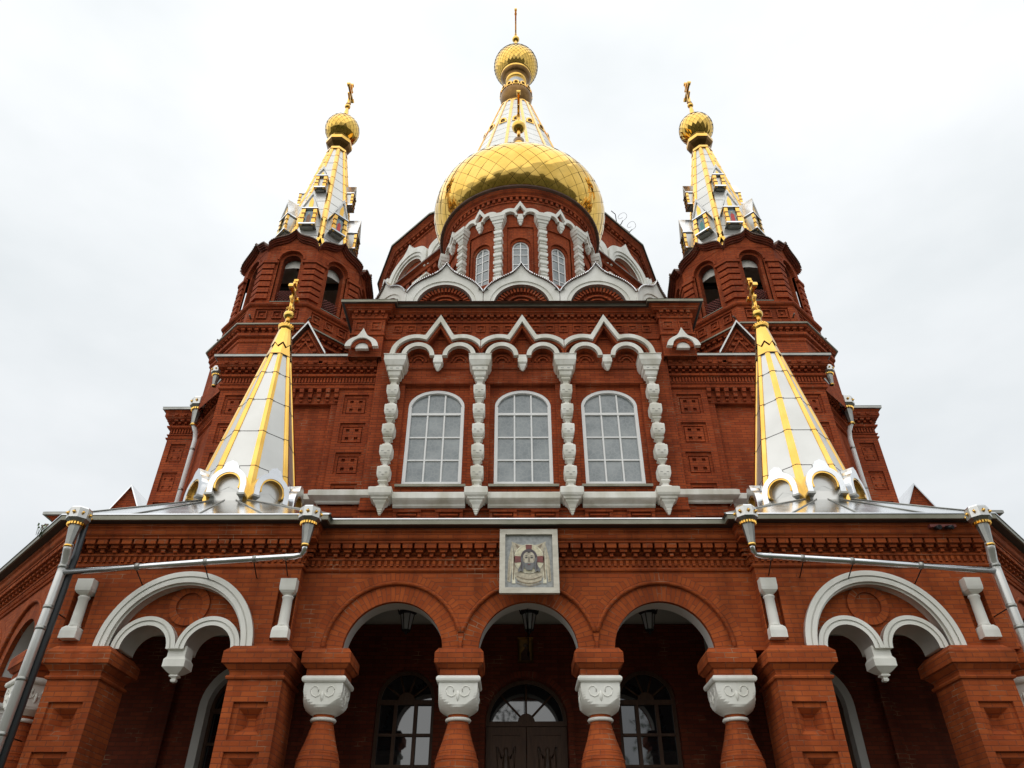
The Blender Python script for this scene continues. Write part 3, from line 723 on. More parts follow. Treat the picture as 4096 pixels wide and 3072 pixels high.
m = MB(); m.sweep(TP, [(.24, 13.99), (.32, 13.995), (.34, 14.0), (.34, 14.075), (.35, 14.085), (.25, 14.10)], ['seam', 'gutter', 'gutter', 'steel_dull', 'steel'])
m.poly([(-5.05, 15.62, 14.07), (5.05, 15.62, 14.07), (5.05, 25, 14.6), (-5.05, 25, 14.6)], 'tin_brown')
part(m, 'parapet_gutter')

# ================================================================== SIDE BLOCKS, TRANSEPTS
def coffer_col(m, x0, x1, zt, zb, y, pitch=.89):
    # pilaster face with a column of stepped coffers holding a brick cross
    hs = []; z = zt - .16
    while z - .62 > zb:
        hs.append((x0 + .16, x1 - .16, z - .62, z)); z -= pitch
    m.holed(x0, x1, zb, zt, y, hs, .09, BU)
    for a, b, p, q in hs:
        m.box(a, b, y + .05, y + .09, q - .09, q, BU); m.box(a, a + .07, y + .05, y + .09, p, q - .09, BU); m.box(b - .07, b, y + .05, y + .09, p, q - .09, BU)
        xm = (a + b) / 2; zm = (p + q) / 2 - .03
        x0_, x1_, z0_, z1_ = a + .09, b - .09, p + .05, q - .13        # raised field pierced by four small square holes
        for u0, u1 in ((x0_, xm - .165), (xm - .07, xm + .07), (xm + .165, x1_)): m.box(u0, u1, y + .035, y + .09, z0_, z1_, BU)
        for u0, u1 in ((xm - .165, xm - .07), (xm + .07, xm + .165)):
            for v0, v1 in ((z0_, zm - .17), (zm - .075, zm + .085), (zm + .17, z1_)):
                if v1 > v0: m.box(u0, u1, y + .036, y + .09, v0, v1, BU)
for s in (-1, 1):
    f = mirror(s); fl = s < 0
    m = MB(f, fl)
    for x0, x1 in ((3.95, 4.93), (7.16, 8.14)):
        coffer_col(m, x0, x1, 11.48, 5.2, 16.3)
        m.poly([(x1, 16.3, 5.2), (x1, 16.6, 5.2), (x1, 16.6, 11.5), (x1, 16.3, 11.5)], BU); m.poly([(x0, 16.6, 5.2), (x0, 16.3, 5.2), (x0, 16.3, 11.5), (x0, 16.6, 11.5)], BU)
    m.box(4.93, 7.16, 16.5, 16.8, 5.2, 11.06, BU); m.box(4.93, 7.16, 16.36, 16.8, 11.06, 11.5, BU)
    m.box(4.93, 5.12, 16.38, 16.5, 5.2, 11.06, BU); m.box(6.97, 7.16, 16.38, 16.5, 5.2, 11.06, BU)
    m.dentils([(4.93, 16.36), (7.16, 16.36)], .235, .11, 0, .14, 11.36, 11.48, BU); m.dentils([(4.93, 16.36), (7.16, 16.36)], .235, .10, 0, .10, 11.22, 11.36, BU)
    m.dentils([(4.93, 16.36), (7.16, 16.36)], .235, .08, 0, .05, 11.12, 11.18, BU)
    m.box(3.9, 8.14, 16.3, 16.8, 11.48, 12.42, BU)
    part(m, 'side_wall')
    SP = [(3.97, 16.3), (8.14, 16.3), (8.14, 17.0), (9.72, 18.9), (10.56, 18.9), (10.56, 27)]
    m = MB(f, fl)
    m.sweep(SP[1:], [(0, 4), (0, 12.42)], BU)
    m.sweep(SP, [(0, 11.48), (.06, 11.50), (.07, 11.54), (.03, 11.56), (.03, 11.62), (.06, 11.63), (.06, 11.66), (0, 11.67)], BU)
    m.dentils(SP, .085, .045, 0, .05, 11.69, 11.84, BU)
    m.sweep(SP, [(0, 11.84), (.10, 11.88), (.11, 11.93), (.02, 11.98)], BU)
    m.dentils(SP, .185, .11, 0, .16, 12.08, 12.14, BU); m.dentils(SP, .185, .07, 0, .10, 12.02, 12.08, BU)
    m.sweep(SP, [(.02, 11.98), (.03, 12.14), (.18, 12.15), (.19, 12.19), (.21, 12.20), (.21, 12.34), (.26, 12.40)], BU)
    m.dentils(SP, .27, .10, .2, .26, 12.22, 12.28, BU)
    part(m, 'side_cornice')
    m = MB(f, fl)
    m.sweep(SP, [(.22, 12.40), (.28, 12.405), (.30, 12.41), (.30, 12.475), (.31, 12.485), (.23, 12.50)], ['seam', 'steel_dull', 'steel_dull', 'steel', 'steel'])
    m.poly([(3.9, 16.03, 12.48), (8.4, 16.03, 12.48), (8.3, 17.0, 13.0), (3.9, 17.0, 13.0)], 'steel')
    m.poly([(8.2, 17.2, 12.47), (9.7, 18.8, 12.47), (10.8, 18.8, 12.47), (10.8, 26, 12.6), (8.2, 26, 12.7)], 'steel_dull')
    part(m, 'side_gutter')
    # coffered corner pier of the transept
    m = MB(f, fl); coffer_col(m, 9.80, 10.56, 11.48, 5.2, 18.84, .95); m.box(9.80, 10.555, 18.85, 18.95, 5.2, 11.5, BU) if False else None
    m.poly([(10.56, 18.84, 5.2), (10.56, 18.9, 5.2), (10.56, 18.9, 11.5), (10.56, 18.84, 11.5)], BU)
    m.poly([(9.80, 18.9, 5.2), (9.80, 18.84, 5.2), (9.80, 18.84, 11.5), (9.80, 18.9, 11.5)], BU)
    part(m, 'transept_pier')
    # gable
    m = MB(f, fl); gx, gw, zb, zp = 6.05, .64, 12.55, 13.66
    gt = lambda x, k=1.0, o=0: zp - o - abs(x - gx) * (zp - zb) / gw
    xs = [gx - gw, gx, gx + gw]
    m.strip(xs, const(12.1), lambda x: max(12.1, gt(x, o=.04)), 16.16, 16.4, BU)
    for o, d, wd in ((.24, .07, .10), (.62, .06, .09)):
        hw2 = (zp - o - 12.0) / ((zp - zb) / gw)
        m.strip([gx - hw2, gx, gx + hw2], lambda x, o=o, wd=wd: max(12.0, gt(x, o=o + wd)), lambda x, o=o: max(12.0, gt(x, o=o)), 16.16 - d, 16.16, BU)
    for k in range(5):
        for q in (-1, 1):
            t_ = (k + .6) / 5.2; x = gx + q * gw * t_ * .93; z = gt(x, o=.47); m.box(x - .05, x + .05, 16.09, 16.16, z - .05, z + .03, BU)
    gb = part(m, 'gable')
    c_ = MB(f, fl)
    c_.strip(xs, lambda x: gt(x, o=.085), lambda x: gt(x, o=-.0), 15.98, 16.5, 'frame_white', mtop='steel', mbot='tin_brown')
    part(c_, 'gable_coping', gb)
    # little ogee kokoshnik on the side cornice
    m = MB(f, fl); kx, kw = 4.35, .45
    def og(x, zb_=12.44, h=.36, tip=.27, w_=kw, cc=kx):
        u = abs(x - cc) / w_; return zb_ + h * math.sqrt(max(0, 1 - u * u)) + (tip * max(0, 1 - u * 2.6) ** 1.6 if u < .385 else 0)
    m.strip(cosx(kx, kw, 30) if False else [kx - kw + 2 * kw * (.5 - .5 * math.cos(PI * k / 30)) for k in range(31)], lambda x: 12.44 + math.sqrt(max(0, .29 ** 2 - (x - kx) ** 2)), og, 15.60, 15.72, 'white_stone')
    m.ring(kx, 12.44, .18, .29, 15.66, 15.8, BU, 18); m.strip(cosx(kx, .18, 12), const(12.43), arcf(kx, 12.44, .18), 15.7, 15.8, 'white_stone')
    part(m, 'kokoshnik')
    # side sill band
    m = MB(f, fl)
    m.sweep([(3.74, 16.28), (4.96, 16.28), (4.96, 16.5)], [(.05, 8.05), (.09, 8.08), (.10, 8.12), (.20, 8.17), (.25, 8.2), (.25, 8.33), (.18, 8.38), (0, 8.40)], 'white_old')
    m.sweep([(4.96, 16.5), (7.13, 16.5)], [(.05, 8.05), (.09, 8.08), (.10, 8.12), (.20, 8.17), (.25, 8.2), (.25, 8.33), (.18, 8.38), (0, 8.40)], 'white_old')
    m.sweep([(7.13, 16.5), (7.13, 16.3), (8.16, 16.3)], [(.05, 8.05), (.09, 8.08), (.10, 8.12), (.20, 8.17), (.25, 8.2), (.25, 8.33), (.18, 8.38), (0, 8.40)], 'white_old')
    part(m, 'sill_band')
    # side wing of the nave with small gable
    m = MB(f, fl); WP = [(10.6, 19.8), (13.45, 19.8), (13.45, 28)]
    m.sweep(WP, [(0, 4), (0, 9.3)], BU); m.sweep(WP, [(0, 9.0), (.05, 9.02), (.05, 9.1), (.2, 9.3), (.28, 9.33)], BU); m.dentils(WP, .2, .1, 0, .12, 9.12, 9.2, BU)
    m.strip([11.1, 11.55, 12.0], const(8.9), lambda x: 10.28 - abs(x - 11.55) * 1.85, 19.6, 19.8, BU)
    m.sweep([(11.3, 19.6), (11.8, 19.6)], [(0, 8.9), (.05, 8.9), (.05, 9.35), (0, 9.4)], BU)
    nv = part(m, 'nave_wing')
    m = MB(f, fl); m.sweep(WP, [(.26, 9.33), (.36, 9.34), (.36, 9.42), (.3, 9.44)], 'steel_dull')
    m.poly([(10.6, 19.45, 9.43), (13.8, 19.45, 9.43), (13.8, 23, 10.1), (10.6, 23, 10.3)], 'steel')
    m.strip([11.08, 11.55, 12.02], lambda x: 10.27 - abs(x - 11.55) * 1.85, lambda x: 10.34 - abs(x - 11.55) * 1.85, 19.5, 21.5, 'steel')
    part(m, 'wing_roof', nv)

# ================================================================== KOKOSHNIK TIER
def kok_face(m, f, w=1.14, z0=14.70, R0=.84, peak=16.36, y=0.0, flip=False):
    m.at(f, flip)
    def top(x):
        u = abs(x)
        return z0 + math.sqrt(1.20 ** 2 - min(u, w) ** 2 * .93) + (peak - z0 - 1.20) * math.exp(-((u / .19) ** 1.15))
    xs = [w * math.sin(PI / 2 * k / 26) if k else 0 for k in range(27)]
    xs = sorted(set([-x for x in xs] + xs + [.04, -.04, .1, -.1, .17, -.17, .25, -.25]))
    m.strip(xs, lambda x: arcf(0, z0, R0 + .13)(x) if abs(x) < R0 + .13 else z0 - .2, top, y, y + .16, 'white_stone')
    m.ring(0, z0, R0 + .04, R0 + .13, y + .035, y + .2, 'white_stone', 32, sm=True); m.ring(0, z0, R0, R0 + .04, y + .015, y + .25, 'white_stone', 32, sm=True)
    for q in (-1, 1):
        a, b = sorted((q * R0, q * w)); m.box(a, b, y, y + .2, z0 - .35, z0, 'white_stone')
    # brick field with rings and radial teeth
    m.strip(cosx(0, R0, 20), const(z0 - .3), arcf(0, z0, R0), y + .22, y + .4, BU)
    m.ring(0, z0, .47, .52, y + .15, y + .22, BU, 24); m.ring(0, z0, .36, .40, y + .18, y + .22, BU, 24)
    for k in range(21):
        a = R(4 + 172 * k / 20); r0, r1, h = .63, .80, .03
        c, s_ = math.cos(a), math.sin(a)
        P = lambda r_, t_, yy: (r_ * c - t_ * s_, yy, z0 + r_ * s_ + t_ * c)
        i = m.idx([P(r0, -h, y + .11), P(r1, -h, y + .11), P(r1, h, y + .11), P(r0, h, y + .11), P(r0, -h, y + .22), P(r1, -h, y + .22), P(r1, h, y + .22), P(r0, h, y + .22)])
        for q in ((0, 3, 2, 1), (0, 1, 5, 4), (2, 3, 7, 6), (3, 0, 4, 7), (1, 2, 6, 5)): m.face([i[e_] for e_ in q], BU)
    # tin capping with beaded edge, running back to the drum
    m.strip(xs, lambda x: top(x) + .004, lambda x: top(x) + .03, y - .07, y + 1.1, 'tin_brown', mtop='steel_dull')
    pts = [(x, top(x)) for x in xs]; acc = 0; last = pts[0]
    for p in pts[1:]:
        seg = math.dist(p, last); n = max(1, int(seg / .042))
        for k in range(n):
            x = last[0] + (p[0] - last[0]) * k / n; z = last[1] + (p[1] - last[1]) * k / n
            m.box(x - .012, x + .012, y - .085, y - .06, z + .0, z + .035, 'steel')
        last = p
for c in (-2.3, 0, 2.3):
    m = MB(); kok_face(m, frame(c, 16.5, 0)); part(m, 'kokoshnik')
for s in (-1, 1):
    m = MB(); kok_face(m, frame(3.50 + .78, 16.5 + .78, 45, s), flip=s < 0); part(m, 'kokoshnik')
    m = MB(); kok_face(m, frame(5.1, 19.3, 90, s), flip=s < 0); part(m, 'kokoshnik')
m = MB()
m.sweep([(-5.0, 24), (-5.0, 18.2), (-3.45, 16.72), (3.45, 16.72), (5.0, 18.2), (5.0, 24)], [(0, 13.8), (0, 15.1), (-1.6, 15.9)], [BU, 'steel_dull'])
for s in (-1, 1):
    m.at(mirror(s), s < 0)
    m.poly([(1.0, 16.42, 15.28), (1.3, 16.42, 15.28), (1.3, 17.8, 15.9), (1.0, 17.8, 15.9)], 'steel'); m.tube([(1.02, 16.4, 15.3), (.86, 17.6, 15.95)], .02, 'steel', 5); m.tube([(1.28, 16.4, 15.3), (1.44, 17.6, 15.95)], .02, 'steel', 5)
m.at(ident, False)
part(m, 'dome_base')

# ================================================================== GOLD DOME ON ITS DRUM
DX, DY, DR = 0.0, 20.5, 2.78
def shingles(m, cx, cy, prof, n, rows, mat, lift0=.012, jit=.02, base_m='seam', curved=False):
    # diamond gold plates on a surface of revolution
    P = [Vector(p) for p in prof]; ln = [0]
    for a, b in zip(P, P[1:]): ln.append(ln[-1] + (b - a).length)
    def ev(t):
        t = max(0, min(ln[-1], t))
        for k in range(len(P) - 1):
            if t <= ln[k + 1]:
                q = (t - ln[k]) / (ln[k + 1] - ln[k]); return P[k].lerp(P[k + 1], q)
        return P[-1]
    m.lathe(cx, cy, [(max(.001, p[0] * (1 - .012) - .035), p[1]) for p in prof], n * 2, base_m)
    st = ln[-1] / rows
    for j in range(-1, rows):
        for i in range(n):
            a0 = 2 * PI * (i + (j % 2) * .5) / n; h = PI / n; lift = lift0 * 1.0
            lo, mid, hi = ev(j * st), ev((j + 1) * st), ev((j + 2) * st)
            if (j + 2) * st > ln[-1] + .01: continue
            jr = [random.uniform(-jit, jit) * .5 for _ in range(3)]
            def pt(p, a, l_): return (cx + (p[0] + l_) * math.sin(a), cy - (p[0] + l_) * math.cos(a), p[1])
            sh = .965
            if curved:
                G = 4; ids = []; tl = [random.uniform(-1, 1) * jit for _ in range(2)]
                for u in range(G + 1):
                    for v in range(G + 1):
                        uu, vv = u / G, v / G; da = (uu - vv) * h * .975; tt = (j + (uu + vv) * .985 + .015) * st
                        p_ = ev(max(0, tt)); ex = lift0 + tl[0] * (uu - vv) + tl[1] * (uu + vv - 1) + .012 * math.sin(PI * uu) * math.sin(PI * vv) - .006 * (uu + vv)
                        ids += m.idx([pt(p_, a0 + da, ex)])
                for u in range(G):
                    for v in range(G):
                        k0 = u * (G + 1) + v; m.face([ids[k0], ids[k0 + G + 1], ids[k0 + G + 2], ids[k0 + 1]], mat, None, True)
                continue
            q = [pt(lo, a0, lift + jr[0]), pt(mid, a0 + h * sh, lift * .5 + jr[1]), pt(hi, a0, -lift * .6), pt(mid, a0 - h * sh, lift * .5 + jr[2])]
            if j == -1: q = [pt(lo, a0 + h * sh * .05, lift), q[1], q[2], q[3]]
            m.poly(q, mat)
m = MB()
NB = 12
for k in range(NB):
    a0 = 2 * PI * k / NB; hwb = PI / NB * DR
    m.at(cyl(DX, DY, DR, a0))
    sub = lambda a, b, n=4: [a + (b - a) * q / n for q in range(n + 1)]
    m.strip(sub(-hwb, -.46, 2), const(14.5), const(20.8), 0, .3, BU, ends=False); m.strip(sub(.46, hwb, 2), const(14.5), const(20.8), 0, .3, BU, ends=False)
    m.strip(sub(-.46, .46, 6), const(19.4), const(20.8), 0, .3, BU, ends=False)
    m.strip(sub(-.46, .46, 6), const(14.5), const(16.9), 0, .3, BU, ends=False)
    # stepped window recess
    m.strip(sub(-.46, -.38, 2), const(16.9), const(19.4), .05, .3, BU); m.strip(sub(.38, .46, 2), const(16.9), const(19.4), .05, .3, BU)
    m.strip(cosx(0, .38, 14), arcf(0, 18.55, .38, .95), const(19.4), .05, .3, BU, ends=False)
    m.strip(cosx(0, .38, 14), arcf(0, 18.50, .305), arcf(0, 18.55, .38, .95), .12, .3, BU, ends=False)
    m.box(-.38, -.305, .12, .3, 16.9, 18.55, BU); m.box(.305, .38, .12, .3, 16.9, 18.55, BU)
m.at(ident)
m.lathe(DX, DY, [(2.78, 20.62), (2.82, 20.64), (2.82, 20.70), (2.78, 20.71), (2.78, 20.86), (2.88, 20.88), (2.90, 20.94), (2.86, 20.96), (2.90, 21.0), (2.96, 21.06), (3.0, 21.12), (3.0, 21.16)], 96, 'brick_upper', smooth=False, uvr=2.8)
oct96 = [(DX + 2.80 * math.sin(2 * PI * k / 84), DY - 2.80 * math.cos(2 * PI * k / 84)) for k in range(84)]
m.dentils(oct96, .2, .10, -.02, .07, 20.72, 20.87, BU, closed=True)
drum = part(m, 'dome_drum')
for k in range(NB):
    a0 = 2 * PI * k / NB
    if k not in (0, 1, 2, 3, 9, 10, 11): continue
    w = MB(cyl(DX, DY, DR, a0)); y = .17
    w.ring(0, 18.50, .255, .30, y, y + .06, 'frame_white', 18)
    w.box(-.30, -.255, y, y + .06, 16.9, 18.5, 'frame_white'); w.box(.255, .30, y, y + .06, 16.9, 18.5, 'frame_white'); w.box(-.018, .018, y, y + .05, 16.9, 18.77, 'frame_white')
    for z in (17.3, 17.75, 18.2, 18.5): w.box(-.255, .255, y + .005, y + .045, z - .015, z + .015, 'frame_white')
    w.strip(cosx(0, .28, 10), const(16.9), arcf(0, 18.5, .28), y + .035, y + .04, 'pane_curtain', ends=False)
    part(w, 'drum_window', drum)
    h = MB(cyl(DX, DY, DR, a0))
    wv = 'white_stone'; zb = 19.88
    hb = PI / NB * DR
    def ot(x, ro=.36):
        u = abs(x); arc_ = zb + math.sqrt(max(0, ro ** 2 - (u - .37) ** 2)); g_ = 20.60 - (.36 - ro) * 2.1 - 1.9 * u
        return max(arc_, g_) if u < .37 else arc_
    xs = [hb * q / 18 for q in range(-18, 19)]
    h.strip(xs, lambda x: max(zb, ot(x, .25)), ot, -.12, .0, wv)
    for q in (-1, 1): h.ring(q * .36, zb - .04, .20, .27, -.15, -.02, wv, 14)
    h.frus(0, -.06, [(.0, 19.38), (.03, 19.41), (.05, 19.5), (.07, 19.52), (.085, 19.60), (.10, 19.62), (.10, 19.74), (.08, 19.76), (.08, 19.9)], wv)
    part(h, 'drum_hood', drum)
    c = MB(cyl(DX, DY, DR, a0 + PI / NB)); y = -.09
    c.frus(0, y, [(.10, 19.28), (.13, 19.36), (.14, 19.42), (.17, 19.44), (.18, 19.54), (.21, 19.56), (.235, 19.68), (.25, 19.70), (.25, 19.86), (.22, 19.89)], wv)
    z = 19.28
    for q in range(7):
        c.frus(0, y, [(.075, z - .36), (.125, z - .325), (.135, z - .30), (.135, z - .19), (.09, z - .165), (.075, z - .13), (.125, z - .085), (.12, z - .055), (.075, z - .04), (.075, z)], wv); z -= .36
    part(c, 'drum_colonette', drum)
m = MB()
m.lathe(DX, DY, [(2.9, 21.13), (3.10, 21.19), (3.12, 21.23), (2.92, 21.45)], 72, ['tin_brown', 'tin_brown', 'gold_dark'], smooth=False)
for k in range(72):
    a = 2 * PI * k / 72; m.tube([(DX + 2.95 * math.sin(a), DY - 2.95 * math.cos(a), 21.138), (DX + 3.10 * math.sin(a), DY - 3.10 * math.cos(a), 21.185)], .006, 'gold_dark', 4)
part(m, 'dome_skirt')
DP = [(3.42 - 2.1 * (1 - math.cos(R(t_))), 22.8 - 2.1 * math.sin(R(t_))) for t_ in (40, 34, 28, 22, 16, 10, 5)] + \
     [(2.02 + 1.4 * math.cos(R(t_)), 22.8 + 1.4 * math.sin(R(t_))) for t_ in (0, 8, 16, 24, 32, 40, 47)] + \
     [(2.66, 24.08), (2.22, 24.42), (1.75, 24.78), (1.3, 25.16), (.92, 25.55), (.64, 25.95), (.45, 26.4), (.32, 26.85), (.24, 27.3)]
m = MB(); shingles(m, DX, DY, DP, 36, 24, 'gold_tile', .012, .006, curved=True)
dome = part(m, 'gold_dome')
def cross(m, x, y, z, h, mt, t=.035, arm=.30):
    # Orthodox cross, arms running towards and away from the viewer, flared ends
    m.box(x - t, x + t, y - t, y + t, z, z + h, mt)
    m.box(x - t * 1.5, x + t * 1.5, y - t * 1.5, y + t * 1.5, z + h, z + h + t * 2, mt)
    zc = z + h * .62; a = h * arm
    m.box(x - t, x + t, y - a, y - t, zc - t, zc + t, mt); m.box(x - t, x + t, y + t, y + a, zc - t, zc + t, mt)
    for q in (-1, 1):
        m.frus(x, y + q * a, [(t * 1.0, zc - t * 2), (t * 1.6, zc - t * 1.0), (t * 1.6, zc + t * 1.0), (t, zc + t * 2)], mt)
        m.box(x - t * .8, x + t * .8, y + q * a * .55 - t * 2, y + q * a * .55 + t * 2, z + h * .82, z + h * .82 + t * 2, mt) if False else None
    m.box(x - t * .8, x + t * .8, y - a * .55, y + a * .55, z + h * .84, z + h * .84 + t * 1.6, mt)
    i = m.idx([(x - t * .8, y - a * .6, z + h * .34), (x + t * .8, y - a * .6, z + h * .34), (x + t * .8, y + a * .6, z + h * .22), (x - t * .8, y + a * .6, z + h * .22),
               (x - t * .8, y - a * .6, z + h * .34 + t * 1.6), (x + t * .8, y - a * .6, z + h * .34 + t * 1.6), (x + t * .8, y + a * .6, z + h * .22 + t * 1.6), (x - t * .8, y + a * .6, z + h * .22 + t * 1.6)])
    for q in ((0, 1, 5, 4), (1, 2, 6, 5), (2, 3, 7, 6), (3, 0, 4, 7), (4, 5, 6, 7), (3, 2, 1, 0)): m.face([i[e_] for e_ in q], mt)
def ball(m, x, y, z, r_, mt, n=24): m.lathe(x, y, [(r_ * math.sin(PI * k / 14) + .0005, z - r_ * math.cos(PI * k / 14)) for k in range(15)], n, mt)
m = MB()
m.lathe(DX, DY, [(.20, 27.3), (.24, 27.7), (.25, 27.95), (.16, 28.05), (.10, 28.1), (.085, 28.5), (.085, 28.8)], 20, ['gold', 'gold_dark', 'gold_dark', 'gold', 'gold', 'gold'])
ball(m, DX, DY, 29.0, .315, 'gold_tile'); m.lathe(DX, DY, [(.1, 29.3), (.14, 29.36), (.05, 29.42)], 12, 'gold')
cross(m, DX, DY, 29.4, 2.1, 'gold', .055)
part(m, 'dome_cross', dome)

# ================================================================== BELL TOWERS
TX, TY = 7.36, 18.9
def octp(ap, cx=TX, cy=TY, n=8, off=.5):
    r_ = ap / math.cos(PI / n)
    # order so that the outward normal of the sweep faces out: front-left to front-right and round
    return [(cx + r_ * math.sin(2 * PI * (k - off) / n), cy - r_ * math.cos(2 * PI * (k - off) / n)) for k in range(n)]
for s in (-1, 1):
    f = mirror(s); fl = s < 0
    m = MB(f, fl)
    O = octp(2.12)
    m.sweep(O, [(0, 12.0), (0, 13.50), (.04, 13.52), (.04, 13.60), (.0, 13.62), (0, 13.68), (.10, 13.70), (.10, 13.80), (.02, 13.82)], BU, closed=True)
    m.dentils(O, .2, .11, 0, .15, 13.88, 13.95, BU, closed=True); m.dentils(O, .2, .07, 0, .09, 13.82, 13.88, BU, closed=True)
    m.sweep(O, [(.0, 13.82), (.03, 13.95), (.16, 13.96), (.2, 14.01)], BU, closed=True)
    m.sweep(O, [(.18, 14.01), (.24, 14.015), (.24, 14.06), (-.05, 14.14)], 'gutter', closed=True)
    O2 = octp(2.0)
    m.sweep(O2, [(0, 14.1), (0, 14.86), (.05, 14.88), (.05, 14.93), (.11, 14.96), (.14, 15.0), (.14, 15.06), (.0, 15.14), (-.1, 15.26)], BU, closed=True)
    for k in range(8):
        fk = frame(TX + 2.0 * math.sin(PI * k / 4), TY - 2.0 * math.cos(PI * k / 4), 45 * k, s)
        m.at(fk, fl)
        for x in (-.46, 0, .46): square_panel(m, x, 14.66, 0, .15, .05)
        m.box(-.86, -.66, -.07, 0, 14.2, 14.88, BU); m.box(.66, .86, -.07, 0, 14.2, 14.88, BU)
        # gargoyle spouts
        m.tube([(.74, 0, 14.45), (.74, -.22, 14.5)], .03, 'tin_brown', 6)
    ap = 1.93; hw = ap * math.tan(PI / 8)
    for k in range(8):
        fk = frame(TX + ap * math.sin(PI * k / 4), TY - ap * math.cos(PI * k / 4), 45 * k, s)
        m.at(fk, fl)
        def tp(x, o=0):
            u = abs(x); t = u / hw
            return 17.62 + .36 * math.sqrt(max(0, 1 - t ** 2)) + .28 * math.exp(-((u / .13) ** 1.2)) - o
        o_ = .285; zs, zb = 17.05, 15.28
        xs = sorted(set([-hw, hw] + [hw * math.sin(PI / 2 * q / 16) * g_ for q in range(17) for g_ in (-1, 1)]))
        m.strip([-hw, -o_ - .1], const(zb - .1), lambda x: tp(x), 0, .32, BU, ends=False)
        m.strip([o_ + .1, hw], const(zb - .1), lambda x: tp(x), 0, .32, BU, ends=False)
        xin = sorted(set(cosx(0, o_ + .1, 18) + [x for x in xs if abs(x) < o_ + .1]))
        m.strip(xin, arcf(0, zs, o_ + .1), tp, 0, .32, BU, ends=False)
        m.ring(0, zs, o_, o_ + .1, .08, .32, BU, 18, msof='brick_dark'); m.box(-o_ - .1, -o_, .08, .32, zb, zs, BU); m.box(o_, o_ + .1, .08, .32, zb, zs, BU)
        m.box(-o_ - .1, o_ + .1, 0.01, .32, zb - .1, zb, BU)
        m.ring(0, zs, o_ + .1, o_ + .17, -.05, 0, BU, 18)
        # ogee mouldings following the crown
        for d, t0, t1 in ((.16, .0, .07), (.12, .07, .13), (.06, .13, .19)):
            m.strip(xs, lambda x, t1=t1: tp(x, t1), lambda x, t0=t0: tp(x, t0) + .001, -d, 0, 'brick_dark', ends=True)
        m.strip(xs, lambda x: tp(x, -.004), lambda x: tp(x, -.03), -.20, .35, 'tin_brown')
        for q in range(int(2 * hw / .05)):
            x = -hw + (q + .5) * .05; z = tp(x); m.box(x - .012, x + .012, -.215, -.195, z - .02, z + .03, 'tin_brown')
        # impost band + rusticated quoins
        for g_ in (-1, 1):
            a, b = sorted((g_ * hw, g_ * (o_ + .115))); m.box(a, b, -.10, 0, 16.86, 16.97, BU)
            a2, b2 = sorted((g_ * hw, g_ * (o_ + .19)))
            for q in range(6): m.box(a2, b2, -.07, 0, 15.36 + q * .255, 15.36 + q * .255 + .185, BU)
        m.box(-.36, .36, -.04, .1, 15.24, 15.26, 'gutter')
    # quoin corner fillets and mouldings closing the eight edges
    m.at(f, fl)
    O3 = octp(ap)
    for k in range(8):
        vx, vy = O3[k]; dx, dy = vx - TX, vy - TY; ln_ = math.hypot(dx, dy); ux, uy = dx / ln_, dy / ln_
        for z0, z1, d in [(16.86, 16.97, .10)] + [(15.36 + q * .255, 15.36 + q * .255 + .185, .07) for q in range(6)]:
            e_ = d / math.cos(PI / 8)
            pr = O3[k - 1]; nx_ = O3[(k + 1) % 8]
            def along(p, tq):
                v = Vector((p[0] - vx, p[1] - vy)); v.normalize(); return (vx + v.x * tq, vy + v.y * tq)
            n1 = Vector((math.sin(PI / 4 * (k - 1)), -math.cos(PI / 4 * (k - 1)))); n2 = Vector((math.sin(PI / 4 * k), -math.cos(PI / 4 * k)))
            A = (vx + n1.x * d, vy + n1.y * d); B = (vx + n2.x * d, vy + n2.y * d); C2 = (vx + ux * e_, vy + uy * e_)
            for z in (z0, z1): m.poly([(vx, vy, z), (*A, z), (*C2, z), (*B, z)], BU)
            m.poly([(*A, z0), (*C2, z0), (*C2, z1), (*A, z1)], BU); m.poly([(*C2, z0), (*B, z0), (*B, z1), (*C2, z1)], BU)
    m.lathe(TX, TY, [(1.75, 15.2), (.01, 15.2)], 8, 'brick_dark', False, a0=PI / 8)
    m.lathe(TX, TY, [(1.62, 17.0), (1.60, 17.3), (1.45, 17.7), (1.1, 18.1), (.6, 18.4), (.01, 18.5)], 24, 'white_stone')
    tw = part(m, 'bell_tower')
    for k in range(8):
        l_ = MB()
        fk = frame(TX + ap * math.sin(PI * k / 4), TY - ap * math.cos(PI * k / 4), 45 * k, s); l_.at(fk, fl)
        for q in range(-6, 7):
            for g_ in (-1, 1):
                x0 = q * .11; z0, z1 = 15.29, 15.84
                xa, xb = x0, x0 + g_ * .55
                pts = []
                for t_ in (0, 1):
                    pts.append((xa + (xb - xa) * t_, z0 + (z1 - z0) * t_))
                (xa, za), (xb, zb2) = pts
                lim = .285
                def clipx(xa, za, xb, zb2):
                    if xa > xb: xa, za, xb, zb2 = xb, zb2, xa, za
                    if xb < -lim or xa > lim: return None
                    if xa < -lim: t_ = (-lim - xa) / (xb - xa); za += (zb2 - za) * t_; xa = -lim
                    if xb > lim: t_ = (lim - xa) / (xb - xa); zb2 = za + (zb2 - za) * t_; xb = lim
                    return xa, za, xb, zb2
                r0 = clipx(xa, za, xb, zb2)
                if r0: l_.tube([(r0[0], .14 + .01 * g_, r0[1]), (r0[2], .14 + .01 * g_, r0[3])], .013, 'red_paint', 4)
        part(l_, 'lattice', tw)
    # tent roof
    t = MB(f, fl)
    rb = lambda z: 1.50 - (z - 17.85) * (1.50 - .37) / (24.85 - 17.85)
    t.lathe(TX, TY, [(2.1, 17.55), (1.7, 17.75), (rb(17.85) + .02, 17.9)], 8, 'tin_brown', False, a0=PI / 8)
    zz = [17.85 + (24.85 - 17.85) * k / 13 for k in range(14)]
